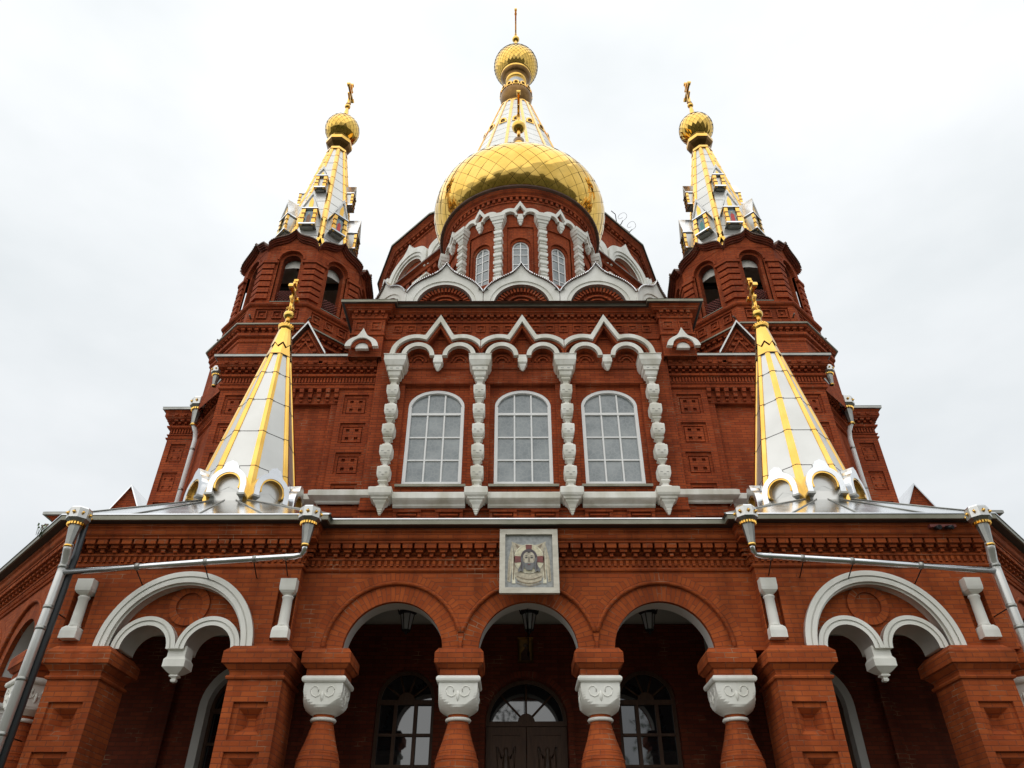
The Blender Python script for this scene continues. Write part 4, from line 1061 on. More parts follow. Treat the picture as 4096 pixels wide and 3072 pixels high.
    t.lathe(TX, TY, [(rb(z), z) for z in zz], 8, 'steel_panel', False, a0=PI / 8)
    for z in zz[1:-1]: t.lathe(TX, TY, [(rb(z) + .004, z - .008), (rb(z) + .007, z), (rb(z) + .002, z + .008)], 8, 'seam', False, a0=PI / 8)
    tent = part(t, 'tent_roof')
    g_ = MB(f, fl)
    for k in range(8):
        a = PI / 4 * (k + .5)
        for j in range(13):
            z0, z1 = zz[j], zz[j + 1]
            wd = .105 - .02 * j / 13; q = []
            for z, l2 in ((z0, .028), (z1, .016)):
                r_ = rb(z)
                cx0, cy0 = TX + r_ * math.sin(a), TY - r_ * math.cos(a)
                ta = Vector((math.cos(a), math.sin(a))); na = Vector((math.sin(a), -math.cos(a)))
                q.append([(cx0 - ta.x * wd - na.x * wd * .40, cy0 - ta.y * wd - na.y * wd * .40, z), (cx0 - ta.x * wd + na.x * (l2 - wd * .4), cy0 - ta.y * wd + na.y * (l2 - wd * .4), z), (cx0 - ta.x * wd * .4 + na.x * (l2 + .02), cy0 - ta.y * wd * .4 + na.y * (l2 + .02), z), (cx0 + ta.x * wd * .4 + na.x * (l2 + .02), cy0 + ta.y * wd * .4 + na.y * (l2 + .02), z), (cx0 + ta.x * wd + na.x * (l2 - wd * .4), cy0 + ta.y * wd + na.y * (l2 - wd * .4), z), (cx0 + ta.x * wd - na.x * wd * .4, cy0 + ta.y * wd - na.y * wd * .4, z)])
            for i in range(5): g_.poly([q[0][i], q[0][i + 1], q[1][i + 1], q[1][i]], 'gold')
            g_.poly(q[0][::-1], 'gold')
        # forked foot of each rib
        g_.at(frame(TX + (rb(17.95) + .03) * math.sin(a), TY - (rb(17.95) + .03) * math.cos(a), math.degrees(a), s), fl)
        for e_ in (-1, 1):
            g_.poly([(0, -.03, 18.62), (e_ * .10, -.02, 18.62), (e_ * .34, .02, 18.0), (e_ * .19, -.02, 18.0)], 'gold')
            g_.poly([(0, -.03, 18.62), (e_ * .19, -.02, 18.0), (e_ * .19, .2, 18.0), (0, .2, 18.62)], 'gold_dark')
        g_.at(f, fl)
    part(g_, 'gold_ribs', tent)
    for tier, zt, dw, dh, ks in ((0, 19.35, .255, .72, range(8)), (1, 21.75, .185, .58, (0, 2, 4, 6))):
        for k in ks:
            apz = rb(zt + dh * .4) * math.cos(PI / 8); dy = -.30 if tier == 0 else -.24
            fk = frame(TX + apz * math.sin(PI * k / 4), TY - apz * math.cos(PI * k / 4), 45 * k, s)
            d = MB(fk, fl); h = dw; zz0, zz1 = zt, zt + dh
            d.box(-h * 1.12, h * 1.12, dy - .04, .3, zz0 - .06, zz0, 'steel', mb='steel_dull')
            d.box(-h * .75, h * .75, dy + .06, .25, zz0 - .12, zz0 - .06, 'steel_dull')
            d.box(-h * .97, h * .97, dy + .05, .25, zz0, zz1, 'steel_panel')
            d.box(-h * 1.15, h * 1.15, dy - .05, .2, zz1, zz1 + .045, 'steel', mb='steel_dull'); d.box(-h * 1.05, h * 1.05, dy - .02, .2, zz1 - .035, zz1, 'steel_dull')
            for e_ in (-1, 1):
                n_ = 3
                for q in range(n_):
                    zq = zz0 + dh * (q + .1) / n_ ; ww = .062 if q % 2 == 0 else .048
                    d.box(e_ * h * .78 - ww, e_ * h * .78 + ww, dy - .03, dy + .06, zq, zq + dh * .8 / n_, 'gold')
                    d.box(e_ * h * .78 - ww * 1.15, e_ * h * .78 + ww * 1.15, dy - .04, dy + .06, zq + dh * .8 / n_, zq + dh * .98 / n_, 'gold_dark')
                d.box(e_ * h * .75 - .03, e_ * h * .75 + .03, dy - .02, dy + .02, zz0 - .09, zz0 - .06, 'gold')
            ph = 1.0 if tier == 0 else .62; ht = h * 1.12
            pk = lambda x: zz1 + .045 + ph * max(0, 1 - abs(x) / ht) * .9
            d.strip([-ht, 0, ht], lambda x: max(zz1 + .045, pk(x) - .12 - .06), pk, dy - .03, dy + .04, 'frame_white', mtop='steel')
            d.strip([-ht, 0, ht], lambda x: pk(x) + .002, lambda x: pk(x) + .02, dy - .03, .35, 'steel')
            d.strip([-ht * .8, 0, ht * .8], const(zz1 + .045), lambda x: max(zz1 + .045, pk(x) - .1), dy + .02, dy + .05, 'steel_panel')
            d.strip([-ht * .25, 0, ht * .25], const(zz1 + .05), lambda x: max(zz1 + .05, pk(x) - .32), dy + .005, dy + .02, 'gold')
            dm = part(d, 'icon_dormer' if tier == 0 else 'small_dormer', tent)
            # painted saint behind the little columns (kept inside the dormer mesh's own part)
            if tier == 0:
                p = MB(fk, fl); yy = dy + .046; pz = zz0 + dh * .5
                p.box(-h * .52, h * .52, yy - .01, yy, zz0 + .04, zz1 - .16, 'icon_blue'); p.ring(0, zz1 - .16, .0, h * .52, yy - .01, yy, 'icon_blue', 12)
                col = ({0: 'icon_brown', 7: 'icon_red', 1: 'icon_green'} if s < 0 else {0: 'icon_red', 7: 'icon_green', 1: 'icon_brown'}).get(k, 'icon_brown')
                p.strip([-h * .26, -h * .16, 0, h * .16, h * .26], lambda x: zz0 + .06 + abs(x) * .3, lambda x: pz + .12 - abs(x) * 1.1, yy - .016, yy - .01, col)
                p.ring(0, pz + .17, 0, .045, yy - .018, yy - .01, 'halo', 12, 0, 2 * PI); p.ring(0, pz + .165, 0, .026, yy - .022, yy - .018, 'skin', 10, 0, 2 * PI)
                for v in range(len(p.v)): pass
                o = part(p, 'saint_icon', tent)
    u = MB(f, fl)
    u.lathe(TX, TY, [(.36, 24.8), (.43, 24.86), (.41, 25.0), (.30, 25.1), (.28, 25.16)], 8, 'gold', False, a0=PI / 8)
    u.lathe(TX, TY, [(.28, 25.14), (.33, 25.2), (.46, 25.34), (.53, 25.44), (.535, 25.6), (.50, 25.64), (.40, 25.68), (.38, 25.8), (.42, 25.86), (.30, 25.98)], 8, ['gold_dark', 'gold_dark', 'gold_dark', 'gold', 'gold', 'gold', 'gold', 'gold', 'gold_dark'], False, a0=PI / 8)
    coll = part(u, 'gold_collar', tent)
    bu = MB(f, fl)
    br = .70; bz = 26.52
    prof = [(br * math.cos(R(a)), bz + br * math.sin(R(a))) for a in range(-58, 56, 8)] + [(.30, 27.18), (.18, 27.32), (.10, 27.5)]
    shingles(bu, TX, TY, prof, 20, 14, 'gold_tile', .010, .006)
    bu.lathe(TX, TY, [(.13, 27.40), (.11, 27.6), (.07, 28.02), (.05, 28.12)], 12, 'gold'); ball(bu, TX, TY, 28.2, .125, 'gold', 16)
    bu.lathe(TX, TY, [(.06, 28.3), (.10, 28.36), (.04, 28.42)], 10, 'gold_dark')
    cross(bu, TX, TY, 28.38, 1.35, 'gold', .045, .30)
    part(bu, 'onion_finial', tent)

# ================================================================== MAIN TOWER (behind)
MX, MY = 0, 39.0
m = MB()
O = octp(9.0, MX, MY)
m.sweep(O, [(0, 8), (0, 29.6), (.12, 29.65), (.12, 29.8), (0, 29.82)], BU, closed=True)
m.dentils(O, .5, .25, 0, .3, 30.2, 30.5, BU, closed=True)
m.sweep(O, [(0, 29.82), (.05, 30.5), (.35, 30.55), (.4, 30.8), (.6, 30.9)], BU, closed=True)
m.sweep(O, [(.5, 30.9), (.62, 30.92), (.62, 31.02), (-1.5, 31.2)], 'tin_brown', closed=True)
for k in range(8):
    m.at(frame(MX + 9.0 * math.sin(PI * k / 4), MY - 9.0 * math.cos(PI * k / 4), 45 * k))
    for x in (-1.9, 1.9): m.frus(x, -.2, [(.2, 28.3), (.35, 28.7), (.55, 28.9), (.55, 29.2), (.65, 29.3), (.65, 29.45)], 'white_old')
m.at(ident)
part(m, 'nave_octagon')
ap16 = 9.2 * math.cos(PI / 16)
m = MB(); O = octp(ap16, MX, MY, 16)
m.sweep(O, [(0, 31), (0, 34.2), (.08, 34.25), (.08, 34.35), (0, 34.4), (0, 34.55), (.25, 34.62), (.3, 34.75), (.45, 34.95)], 'brick_upper', closed=True)
m.dentils(O, .42, .2, 0, .2, 34.42, 34.58, BU, closed=True)
m.sweep(O, [(.4, 34.95), (.55, 34.97), (.55, 35.08), (-.6, 35.6), (-1.5, 36.2)], ['seam', 'gutter', 'tin_brown', 'steel_dull'], closed=True)
td = part(m, 'tower_drum')
for k in range(16):
    a = 2 * PI * k / 16
    if k in (4, 5, 6, 7, 8, 9, 10, 11, 12): continue
    m = MB(frame(MX + ap16 * math.sin(a), MY - ap16 * math.cos(a), math.degrees(a)))
    hw = 1.8; z0 = 31.15
    def tp(x):
        u = abs(x); t_ = u / hw
        return z0 + .75 + 1.15 * math.sqrt(max(0, 1 - t_ ** 2.0)) + .72 * math.exp(-((u / .30) ** 1.2))
    xs = sorted(set([hw * math.sin(PI / 2 * q / 20) * e_ for q in range(21) for e_ in (-1, 1)] + [.1, -.1, .2, -.2, .35, -.35]))
    m.strip(xs, lambda x: arcf(0, z0, 1.62)(x) if abs(x) < 1.62 else z0 - .4, tp, -.45, -.1, 'white_stone')
    m.ring(0, z0, 1.42, 1.62, -.38, 0, 'white_stone', 24, sm=True); m.ring(0, z0, 1.25, 1.42, -.28, 0, 'white_stone', 24, sm=True)
    m.ring(0, z0, .6, .8, -.15, 0, BU, 18)
    part(m, 'tower_kokoshnik', td)
zt0, zt1 = 36.2, 56.9
rt_ = lambda z: 1.47 + (57.3 - z) * (2.80 - 1.47) / (57.3 - 52.4)
m = MB(); A16 = PI / 16
zz = [zt0 + (zt1 - zt0) * k / 20 for k in range(21)]
m.lathe(MX, MY, [(rt_(z), z) for z in zz], 16, 'steel_panel', False, a0=A16)
for z in zz[1:]: m.lathe(MX, MY, [(rt_(z) + .004, z - .007), (rt_(z) + .009, z), (rt_(z), z + .007)], 16, 'seam', False, a0=A16)
tt = part(m, 'tower_tent')
m = MB()
for k in range(16):
    a = A16 + 2 * PI * k / 16; m.at(ident)
    for z0, z1 in zip(zz, zz[1:]):
        q = []
        for z in (z0, z1):
            r_ = rt_(z) + .05; wd = .115; q.append([(MX + r_ * math.sin(a) - math.cos(a) * wd * e_, MY - r_ * math.cos(a) - math.sin(a) * wd * e_, z) for e_ in (1, -1)] + [(MX + (r_ - .12) * math.sin(a) - math.cos(a) * wd * e_, MY - (r_ - .12) * math.cos(a) - math.sin(a) * wd * e_, z) for e_ in (-1, 1)])
        for i in range(4): m.poly([q[0][i], q[0][(i + 1) % 4], q[1][(i + 1) % 4], q[1][i]], 'gold')
part(m, 'gold_ribs', tt)
m = MB()
for zr, n_, w_ in ((52.3, 16, .34), (56.75, 16, .27), (59.75, 14, .27)):
    for k in range(n_):
        a = 2 * PI * k / n_
        r_ = {52.3: rt_(52.3) * .985 + .05, 56.75: 1.55, 59.75: 1.38}[zr]
        m.at(frame(MX + r_ * math.sin(a), MY - r_ * math.cos(a), math.degrees(a)))
        m.ring(0, zr, w_ * .55, w_ * .95, -.06, .08, 'gold', 12); m.ring(0, zr, 0, w_ * .56, -.01, .05, 'gold_dark', 10)
        for e_ in (-1, 1):
            x0, x1 = sorted((e_ * w_ * .55, e_ * w_ * .95)); m.box(x0, x1, -.06, .08, zr - .25, zr, 'gold')
        m.box(-w_, w_, -.07, .1, zr - .33, zr - .25, 'gold')
m.at(ident)
m.lathe(MX, MY, [(1.55, 56.5), (1.55, 56.95), (1.0, 57.05)], 32, 'gold')
m.lathe(MX, MY, [(.95, 56.95), (.92, 57.45), (1.0, 57.6), (.92, 57.75), (.95, 58.0), (1.05, 58.15), (1.28, 58.6), (1.40, 59.0), (1.42, 59.4), (1.40, 59.5), (1.34, 59.95), (.85, 60.05)], 32, ['gold_dark', 'gold', 'gold', 'gold', 'gold_dark', 'gold_dark', 'gold_dark', 'gold_dark', 'gold', 'gold', 'gold'])
m.lathe(MX, MY, [(.78, 60.0), (.76, 61.6), (.90, 61.7), (.96, 61.85), (.93, 62.0), (1.15, 62.2), (1.38, 62.55), (1.40, 62.75)], 32, ['steel_panel', 'gold', 'gold', 'gold', 'gold_dark', 'gold_dark', 'gold'])
part(m, 'gold_neck', tt)
m = MB(); br, bz = 2.03, 64.3
prof = [(br * math.cos(R(a)), bz + br * math.sin(R(a))) for a in range(-46, 58, 6)] + [(.75, 66.25), (.42, 66.7), (.25, 67.2)]
shingles(m, MX, MY, prof, 30, 22, 'gold_tile', .022, .012)
m.lathe(MX, MY, [(.26, 67.1), (.2, 67.6), (.13, 68.9)], 14, 'gold'); ball(m, MX, MY, 69.1, .35, 'gold_tile'); cross(m, MX, MY, 69.4, 4.4, 'gold', .075)
part(m, 'main_onion', tt)
for s in (-1, 1):
    for an in (48,):
        m = MB(frame(MX + 7.55 * math.sin(R(an)), MY - 7.55 * math.cos(R(an)), an, s), s < 0)
        m.strip([-.85, 0, .85], lambda x: max(35.6, 38.0 - abs(x) * 2.6 - .35), lambda x: 38.0 - abs(x) * 2.6, -.1, .1, 'frame_white'); m.strip([-.7, 0, .7], const(35.6), lambda x: max(35.6, 37.7 - abs(x) * 2.6), .1, 1.4, 'steel'); m.strip([-.85, 0, .85], lambda x: 38.0 - abs(x) * 2.6, lambda x: 38.05 - abs(x) * 2.6, -.12, 1.8, 'steel')
        part(m, 'lucarne', tt)

# ================================================================== CORNER CONES ON THE WINGS
KX, KY = 5.92, 14.2
for s in (-1, 1):
    f = mirror(s); fl = s < 0
    rk = lambda z: 1.13 - (z - 6.6) * (1.13 - .10) / (11.85 - 6.6)
    m = MB(f, fl)
    m.lathe(KX, KY, [(rk(6.5), 6.5), (rk(11.0), 11.0)], 8, 'steel_panel', False, a0=PI / 8)
    for z in (7.48, 8.43, 9.37, 10.24): m.lathe(KX, KY, [(rk(z) + .003, z - .008), (rk(z) + .008, z), (rk(z) + .001, z + .008)], 8, 'seam', False, a0=PI / 8)
    cone = part(m, 'corner_spire', label='white steel and gold spire on the ' + ('left' if s < 0 else 'right') + ' wing of the porch')
    m = MB(f, fl)
    for k in range(8):
        a = PI / 4 * (k + .5); q = []
        for z in (6.5, 11.0):
            r_ = rk(z); wd = .092 if z < 8 else .056
            cx0, cy0 = KX + r_ * math.sin(a), KY - r_ * math.cos(a); ta = Vector((math.cos(a), math.sin(a))); na = Vector((math.sin(a), -math.cos(a)))
            g2 = lambda u, v: (cx0 + ta.x * u + na.x * v, cy0 + ta.y * u + na.y * v, z)
            q.append([g2(-wd, -wd * .45), g2(-wd, .02 - wd * .4), g2(0, .03), g2(wd, .02 - wd * .4), g2(wd, -wd * .45)])
        for i in range(4): m.poly([q[0][i], q[0][i + 1], q[1][i + 1], q[1][i]], 'gold')
        for z in (7.48, 8.43, 9.37, 10.24):
            r_ = rk(z) + .03; m.tube([(KX + r_ * math.sin(a) - math.cos(a) * .1 - math.sin(a) * .05, KY - r_ * math.cos(a) - math.sin(a) * .1 + math.cos(a) * .05, z), (KX + (r_ + .006) * math.sin(a), KY - (r_ + .006) * math.cos(a), z + .0), (KX + r_ * math.sin(a) + math.cos(a) * .1 - math.sin(a) * .05, KY - r_ * math.cos(a) + math.sin(a) * .1 + math.cos(a) * .05, z)], .006, 'seam', 4)
    part(m, 'gold_ribs', cone)
    m = MB(f, fl)
    m.lathe(KX, KY, [(rk(10.88) + .03, 10.88), (rk(11.25) + .025, 11.25)], 8, 'gold', False, a0=PI / 8)
    m.lathe(KX, KY, [(rk(10.88) + .04, 10.872), (rk(10.88) + .04, 10.885)], 8, 'seam', False, a0=PI / 8)
    # zigzag lower edge of the gold cap
    for k in range(16):
        a0_, a1_ = PI / 8 * k + PI / 8, PI / 8 * (k + 1) + PI / 8
        z_ = lambda i: 11.28 if i % 2 == 0 else 11.14
        pt = lambda a, z, e_=.045: (KX + (rk(z) + e_) * math.sin(a) * (1 if abs((a / (PI / 4)) % 1 - .5) < .01 else .945), KY - (rk(z) + e_) * math.cos(a) * (1 if abs((a / (PI / 4)) % 1 - .5) < .01 else .945), z)
        m.poly([pt(a0_, z_(k)), pt(a1_, z_(k + 1)), pt(a1_, 11.83), pt(a0_, 11.83)], 'gold')
        m.tube([pt(a0_, z_(k) - .003, .046), pt(a1_, z_(k + 1) - .003, .046)], .004, 'seam', 4)
    m.lathe(KX, KY, [(.10, 11.78), (.165, 11.80), (.185, 11.85), (.185, 11.90), (.15, 11.94), (.075, 11.95), (.062, 12.2)], 18, ['gold_dark', 'gold', 'gold', 'gold', 'gold', 'gold'])
    for k in range(18):
        a = 2 * PI * k / 18; m.box(KX + .17 * math.sin(a) - .02, KX + .17 * math.sin(a) + .02, KY - .17 * math.cos(a) - .02, KY - .17 * math.cos(a) + .02, 11.88, 11.93, 'gold')
    ball(m, KX, KY, 12.31, .135, 'gold_tile', 20)
    for k in range(8):
        a = 2 * PI * k / 8; m.tube([(KX + .05 * math.sin(a), KY - .05 * math.cos(a), 12.44), (KX + .105 * math.sin(a), KY - .105 * math.cos(a), 12.49), (KX + .04 * math.sin(a), KY - .04 * math.cos(a), 12.60)], [.012, .016, .01], 'gold', 5)
    cross(m, KX, KY, 12.44, 1.0, 'gold', .038, .27)
    part(m, 'gold_finial', cone)
    for k in range(8):
        a = PI / 4 * k; ap_ = rk(6.9) * math.cos(PI / 8)
        c = MB(frame(KX + (ap_ + .16) * math.sin(a), KY - (ap_ + .16) * math.cos(a), math.degrees(a), s), fl)
        zc, Ri, Ro = 6.93, .265, .375
        def ct(x):
            u = abs(x); return zc + math.sqrt(max(0, Ro ** 2 - u * u)) + .16 * max(0, 1 - u / .17) ** .6 * (1 if u < .17 else 0)
        xs = sorted(set(cosx(0, Ro, 24) + [-.06, .06, -.1, .1, -.17, .17]))
        ctf = lambda x: max(ct(x), min(zc + .50, zc + Ro + .16 * (1 if abs(x) < .07 else max(0, 1 - (abs(x) - .07) / .09))) if abs(x) < .16 else 0)
        c.strip(xs, lambda x: zc + math.sqrt(max(0, Ri ** 2 - x * x)) if abs(x) < Ri else zc, ctf, 0, .34, 'steel')
        c.ring(0, zc, Ri - .035, Ri, .012, .3, 'gold', 20, a0=-.35, a1=PI + .35, sm=True)
        for e_ in (-1, 1):
            x0, x1 = sorted((e_ * (Ri - .0), e_ * Ro)); c.box(x0, x1, 0, .34, zc - .2, zc, 'steel'); c.box(x0 - .02, x1 + .02, -.03, .3, zc - .24, zc - .2, 'steel_dull')
        c.ring(0, zc, 0, Ri - .03, .14, .17, 'steel_panel', 20, a0=-.5, a1=PI + .5); c.box(-Ri + .03, Ri - .03, .145, .17, zc - .5, zc, 'steel_panel')
        part(c, 'steel_crest', cone)

# ================================================================== THINGS FIXED TO OR HANGING FROM IT
def hopper(m, x, y, zt, k=1.0):
    r_ = .185 * k
    m.lathe(x, y, [(r_ * .88, zt), (r_, zt - .03 * k), (r_ * 1.02, zt - .20 * k), (r_ * .62, zt - .27 * k)], 8, ['steel', 'steel_panel', 'steel_dull'], False, a0=PI / 8, cap=True)
    for q in range(8):
        a = PI / 4 * q; X, Y = x + (r_ * .94) * math.sin(a), y - (r_ * .94) * math.cos(a)
        m.at(frame(X, Y, 45 * q, m._s) if hasattr(m, '_s') else m.f, m.flip) if False else None
        m.tube([(X, Y, zt - .155 * k), (X + .02 * math.sin(a), Y - .02 * math.cos(a), zt - .115 * k), (X, Y, zt - .075 * k)], [.004, .032 * k, .004], 'gold', 4)
        m.tube([(X + .004, Y, zt - .115 * k), (X + .035 * math.sin(a), Y - .035 * math.cos(a), zt - .115 * k)], [.016 * k, .004], 'black_iron', 6)
    for q in range(18):
        a = 2 * PI * q / 18; X, Y = x + r_ * .68 * math.sin(a), y - r_ * .68 * math.cos(a); m.box(X - .014 * k, X + .014 * k, Y - .014 * k, Y + .014 * k, zt - .305 * k, zt - .265 * k, 'gold')
    m.lathe(x, y, [(r_ * .58, zt - .28 * k), (r_ * .34, zt - .62 * k), (.055 * k, zt - .66 * k)], 8, 'steel_dull', False, a0=PI / 8)
    m.lathe(x, y, [(.06 * k, zt - .68 * k), (.072 * k, zt - .675 * k), (.072 * k, zt - .64 * k), (.06 * k, zt - .635 * k)], 12, 'gold')
for s in (-1, 1):
    side = 'left' if s < 0 else 'right'; f = mirror(s); fl = s < 0
    org = (s * 7.62, 11.55, GZ)
    e = empty('downpipe', org, f'steel downpipe with gold studded hopper running down the outer corner of the {side} wing', 'drainpipe', 'steel rainwater pipes')
    h = MB(f, fl); hopper(h, 7.55, 11.40, 5.56); h.build('hopper', e, org)
    p = MB(f, fl); p.tube([(7.55, 11.40, 4.94), (7.55, 11.42, 4.86), (7.62, 11.58, 4.72), (7.62, 11.58, 4.5), (7.62, 11.58, GZ + .02)], .072, 'steel_panel', 14)
    p.tube([(7.50, 11.55, 5.4), (7.53, 11.66, 4.8), (7.56, 11.70, 4.5), (7.56, 11.70, GZ + .02)], .058, 'pipe_dark', 10) if s < 0 else None
    for z in (4.62, 3.95, 3.62, 2.86, 2.1, .9, -.3): p.lathe(7.62, 11.58, [(.072, z - .03), (.079, z - .028), (.079, z + .028), (.072, z + .03)], 14, 'steel_dull')
    for z in (3.95, 2.1, .3): p.tube([(7.62, 11.6, z), (7.62, 12.12, z)], .01, 'black_iron', 5)
    p.build('pipe', e, org)
    org = (s * 3.66, 11.5, 4.85)
    e = empty('sloping_pipe', org, f'gold studded hopper with a sloping steel pipe across the {side} wing above its white arch', 'drainpipe', 'steel rainwater pipes')
    h = MB(f, fl); hopper(h, 3.66, 11.40, 5.57); h.build('hopper', e, org)
    p = MB(f, fl); p.tube([(3.66, 11.4, 4.96), (3.665, 11.44, 4.84), (3.72, 11.52, 4.80), (3.85, 11.56, 4.79), (5.3, 11.57, 4.70), (7.59, 11.575, 4.53)], .052, 'steel', 14)
    for x, z in ((3.98, 4.783), (4.5, 4.75), (5.3, 4.70), (6.4, 4.62)):
        p.tube([(x - .03, 11.57, z + .002), (x + .03, 11.57, z - .002)], .06, 'steel_dull', 14); p.tube([(x + .02, 11.6, z - .04), (x + .10, 12.1, z - .12)], .01, 'black_iron', 5)
    p.build('pipe', e, org)
    org = (s * 9.65, 18.35, 9)
    e = empty('upper_downpipe', org, f'pale steel downpipe beside the coffered brick pier behind the {side} spire', 'drainpipe', 'steel rainwater pipes')
    h = MB(f, fl); hopper(h, 9.60, 18.25, 12.50, 1.35); h.build('hopper', e, org)
    p = MB(f, fl); p.tube([(9.60, 18.25, 11.62), (9.55, 18.4, 11.45), (9.53, 18.45, 11.2), (9.53, 18.45, 7)], .066, 'frame_white', 12)
    for z in (10.9, 9.6, 8.8): p.lathe(9.53, 18.45, [(.066, z - .03), (.074, z - .028), (.074, z + .028), (.066, z + .03)], 12, 'steel_dull')
    p.build('pipe', e, org)
    h = MB(f, fl); hopper(h, 8.42, 16.42, 12.30, .9); o = h.build('rain_hopper', None, (s * 8.42, 16.42, 12.3)); o.location = (s * 8.42, 16.42, 12.3)
    tag(o, f'small gold trimmed rain hopper high on the outer corner below the {side} bell tower', 'rain hopper', 'high rain hoppers')
    # bell
    o3 = (s * TX, TY, 16.2)
    b_ = MB(f, fl); b_.lathe(TX, TY, [(.80, 16.3), (.78, 16.36), (.66, 16.55), (.56, 16.9), (.48, 17.3), (.3, 17.5), (.1, 17.55), (.06, 17.9)], 24, 'bronze'); b_.lathe(TX, TY, [(.76, 16.3), (.5, 16.9), (.01, 17.3)], 24, 'bronze')
    b_.box(TX - 1.4, TX + 1.4, TY - .09, TY + .09, 17.60, 17.76, 'bronze'); b_.box(TX - .09, TX + .09, TY - 1.4, TY + 1.4, 17.45, 17.6, 'bronze')
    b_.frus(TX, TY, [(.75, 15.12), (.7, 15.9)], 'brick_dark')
    o = b_.build('church_bell', None, o3); o.location = o3
    tag(o, f'dark bell hanging behind the arches of the {side} bell tower', 'bell', 'church bells')
# lanterns
for x, wh in ((-2.235, 'left'), (.045, 'middle'), (2.27, 'right')):
    org = (x, 13.8, 4.24)
    e = empty('lantern', org, {'left': 'black iron lantern with pale glass hanging in the left porch arch', 'middle': 'black iron lantern with pale glass hanging in the middle porch arch, above the small icon', 'right': 'black iron lantern with pale glass hanging in the right porch arch'}[wh], 'lantern', 'lanterns in the porch arches')
    n = 6; a0 = PI / 6
    g_ = MB(); g_.lathe(x, 13.8, [(.07, 4.27), (.125, 4.56)], n, 'lamp_glass', False, a0=a0); g_.build('glass', e, org)
    b_ = MB(); b_.lathe(x, 13.8, [(.15, 4.56), (.172, 4.575), (.178, 4.60), (.165, 4.63), (.13, 4.68), (.07, 4.76), (.03, 4.80), (.02, 4.85)], n, 'black_iron', False, a0=a0, cap=True)
    b_.lathe(x, 13.8, [(.0, 4.18), (.02, 4.20), (.035, 4.235), (.08, 4.25), (.085, 4.275), (.06, 4.28)], n, 'black_iron', False, a0=a0)
    for k in range(n):
        a = a0 + 2 * PI * k / n; b_.tube([(x + .074 * math.sin(a), 13.8 - .074 * math.cos(a), 4.27), (x + .13 * math.sin(a), 13.8 - .13 * math.cos(a), 4.565)], .0095, 'black_iron', 5)
        b_.tube([(x + .165 * math.sin(a), 13.8 - .165 * math.cos(a), 4.60), (x + .185 * math.sin(a), 13.8 - .185 * math.cos(a), 4.66)], .012, 'black_iron', 5)
    b_.build('iron_cage', e, org)
    c = MB(); c.tube([(x, 13.8, 4.83), (x, 13.8, 5.38)], .012, 'black_iron', 6); c.build('hanger', e, org)
# marble-framed mosaic over the middle arch
org = (.02, 12.05, 4.34)
e = empty('mosaic_plaque', org, 'square mosaic of a bearded, haloed face on a cloth, in a pale marble frame', 'mosaic')
px0, px1, pz0, pz1, yp = -.48, .52, 4.308, 5.445, 11.95
m = MB(); w_ = .095
m.box(px0, px1, yp, yp + .075, pz0, pz0 + w_, 'marble'); m.box(px0, px1, yp, yp + .075, pz1 - w_, pz1, 'marble')
m.box(px0, px0 + w_, yp, yp + .075, pz0 + w_, pz1 - w_, 'marble'); m.box(px1 - w_, px1, yp, yp + .075, pz0 + w_, pz1 - w_, 'marble')
m.box(px0 + .2, px1 - .2, yp + .07, 12.32, 4.6, 4.9, 'marble')
m.build('marble_frame', e, org)
m = MB(); cx_, cz = .02, 4.90
lay = lambda k: yp + .055 - .004 * k
m.box(px0 + w_, px1 - w_, yp + .055, yp + .075, pz0 + w_, pz1 - w_, 'mos_blue')
def blob(pts, k, mt): m.poly([(cx_ + x * 1.1, lay(k), cz + z * 1.12) for x, z in pts], mt)
def ell(x, z, a, b, k, mt, n=28, t0=0, t1=2 * PI): blob([(x + a * math.cos(t0 + (t1 - t0) * i / n), z + b * math.sin(t0 + (t1 - t0) * i / n)) for i in range(n)], k, mt)
blob([(-.27, .30), (-.14, .25), (0, .235), (.14, .25), (.27, .30), (.22, .1), (.24, -.1), (.22, -.26), (.14, -.36), (0, -.40), (-.14, -.36), (-.22, -.26), (-.25, -.1), (-.22, .1)], 1, 'cloth')
for q in (-1, 1):
    blob([(q * .26, .27), (q * .32, .0), (q * .335, -.33), (q * .29, -.35), (q * .26, -.1)], 2, 'cloth'); blob([(q * .255, .25), (q * .265, -.37), (q * .21, -.37), (q * .225, -.1)], 3, 'halo_edge')
    blob([(q * .24, .2), (q * .25, -.3), (q * .235, -.32), (q * .215, 0)], 4, 'cloth_shadow'); blob([(q * .30, .05), (q * .318, -.32), (q * .308, -.32)], 4, 'cloth_shadow')
    blob([(q * .22, .27), (q * .09, .18), (q * .16, .14)], 2, 'cloth_shadow')
for z_, t_ in ((-.25, .012), (-.31, .014), (-.355, .01)):
    blob([(-.19 + .38 * i / 12, z_ - .05 * math.sin(PI * i / 12)) for i in range(13)] + [(.19 - .38 * i / 12, z_ - .05 * math.sin(PI * i / 12) - t_) for i in range(13)], 3, 'cloth_shadow')
ell(0, .02, .235, .235, 4, 'halo_edge'); ell(0, .02, .22, .22, 5, 'halo')
blob([(-.05, .24), (.05, .24), (.04, .1), (-.04, .1)], 6, 'cross_red'); blob([(-.22, .06), (-.1, .05), (-.1, -.04), (-.22, -.05)], 6, 'cross_red'); blob([(.22, .06), (.1, .05), (.1, -.04), (.22, -.05)], 6, 'cross_red')
ell(0, .035, .128, .135, 7, 'hair')
for q in (-1, 1): blob([(q * .127, .04), (q * .122, -.07), (q * .175, -.17), (q * .165, -.20), (q * .12, -.18), (q * .10, -.20), (q * .075, -.13), (q * .07, .0)], 8, 'hair_grey')
for q in (-1, 1): blob([(q * .12, -.02), (q * .135, -.13), (q * .115, -.17), (q * .10, -.09)], 9, 'hair')
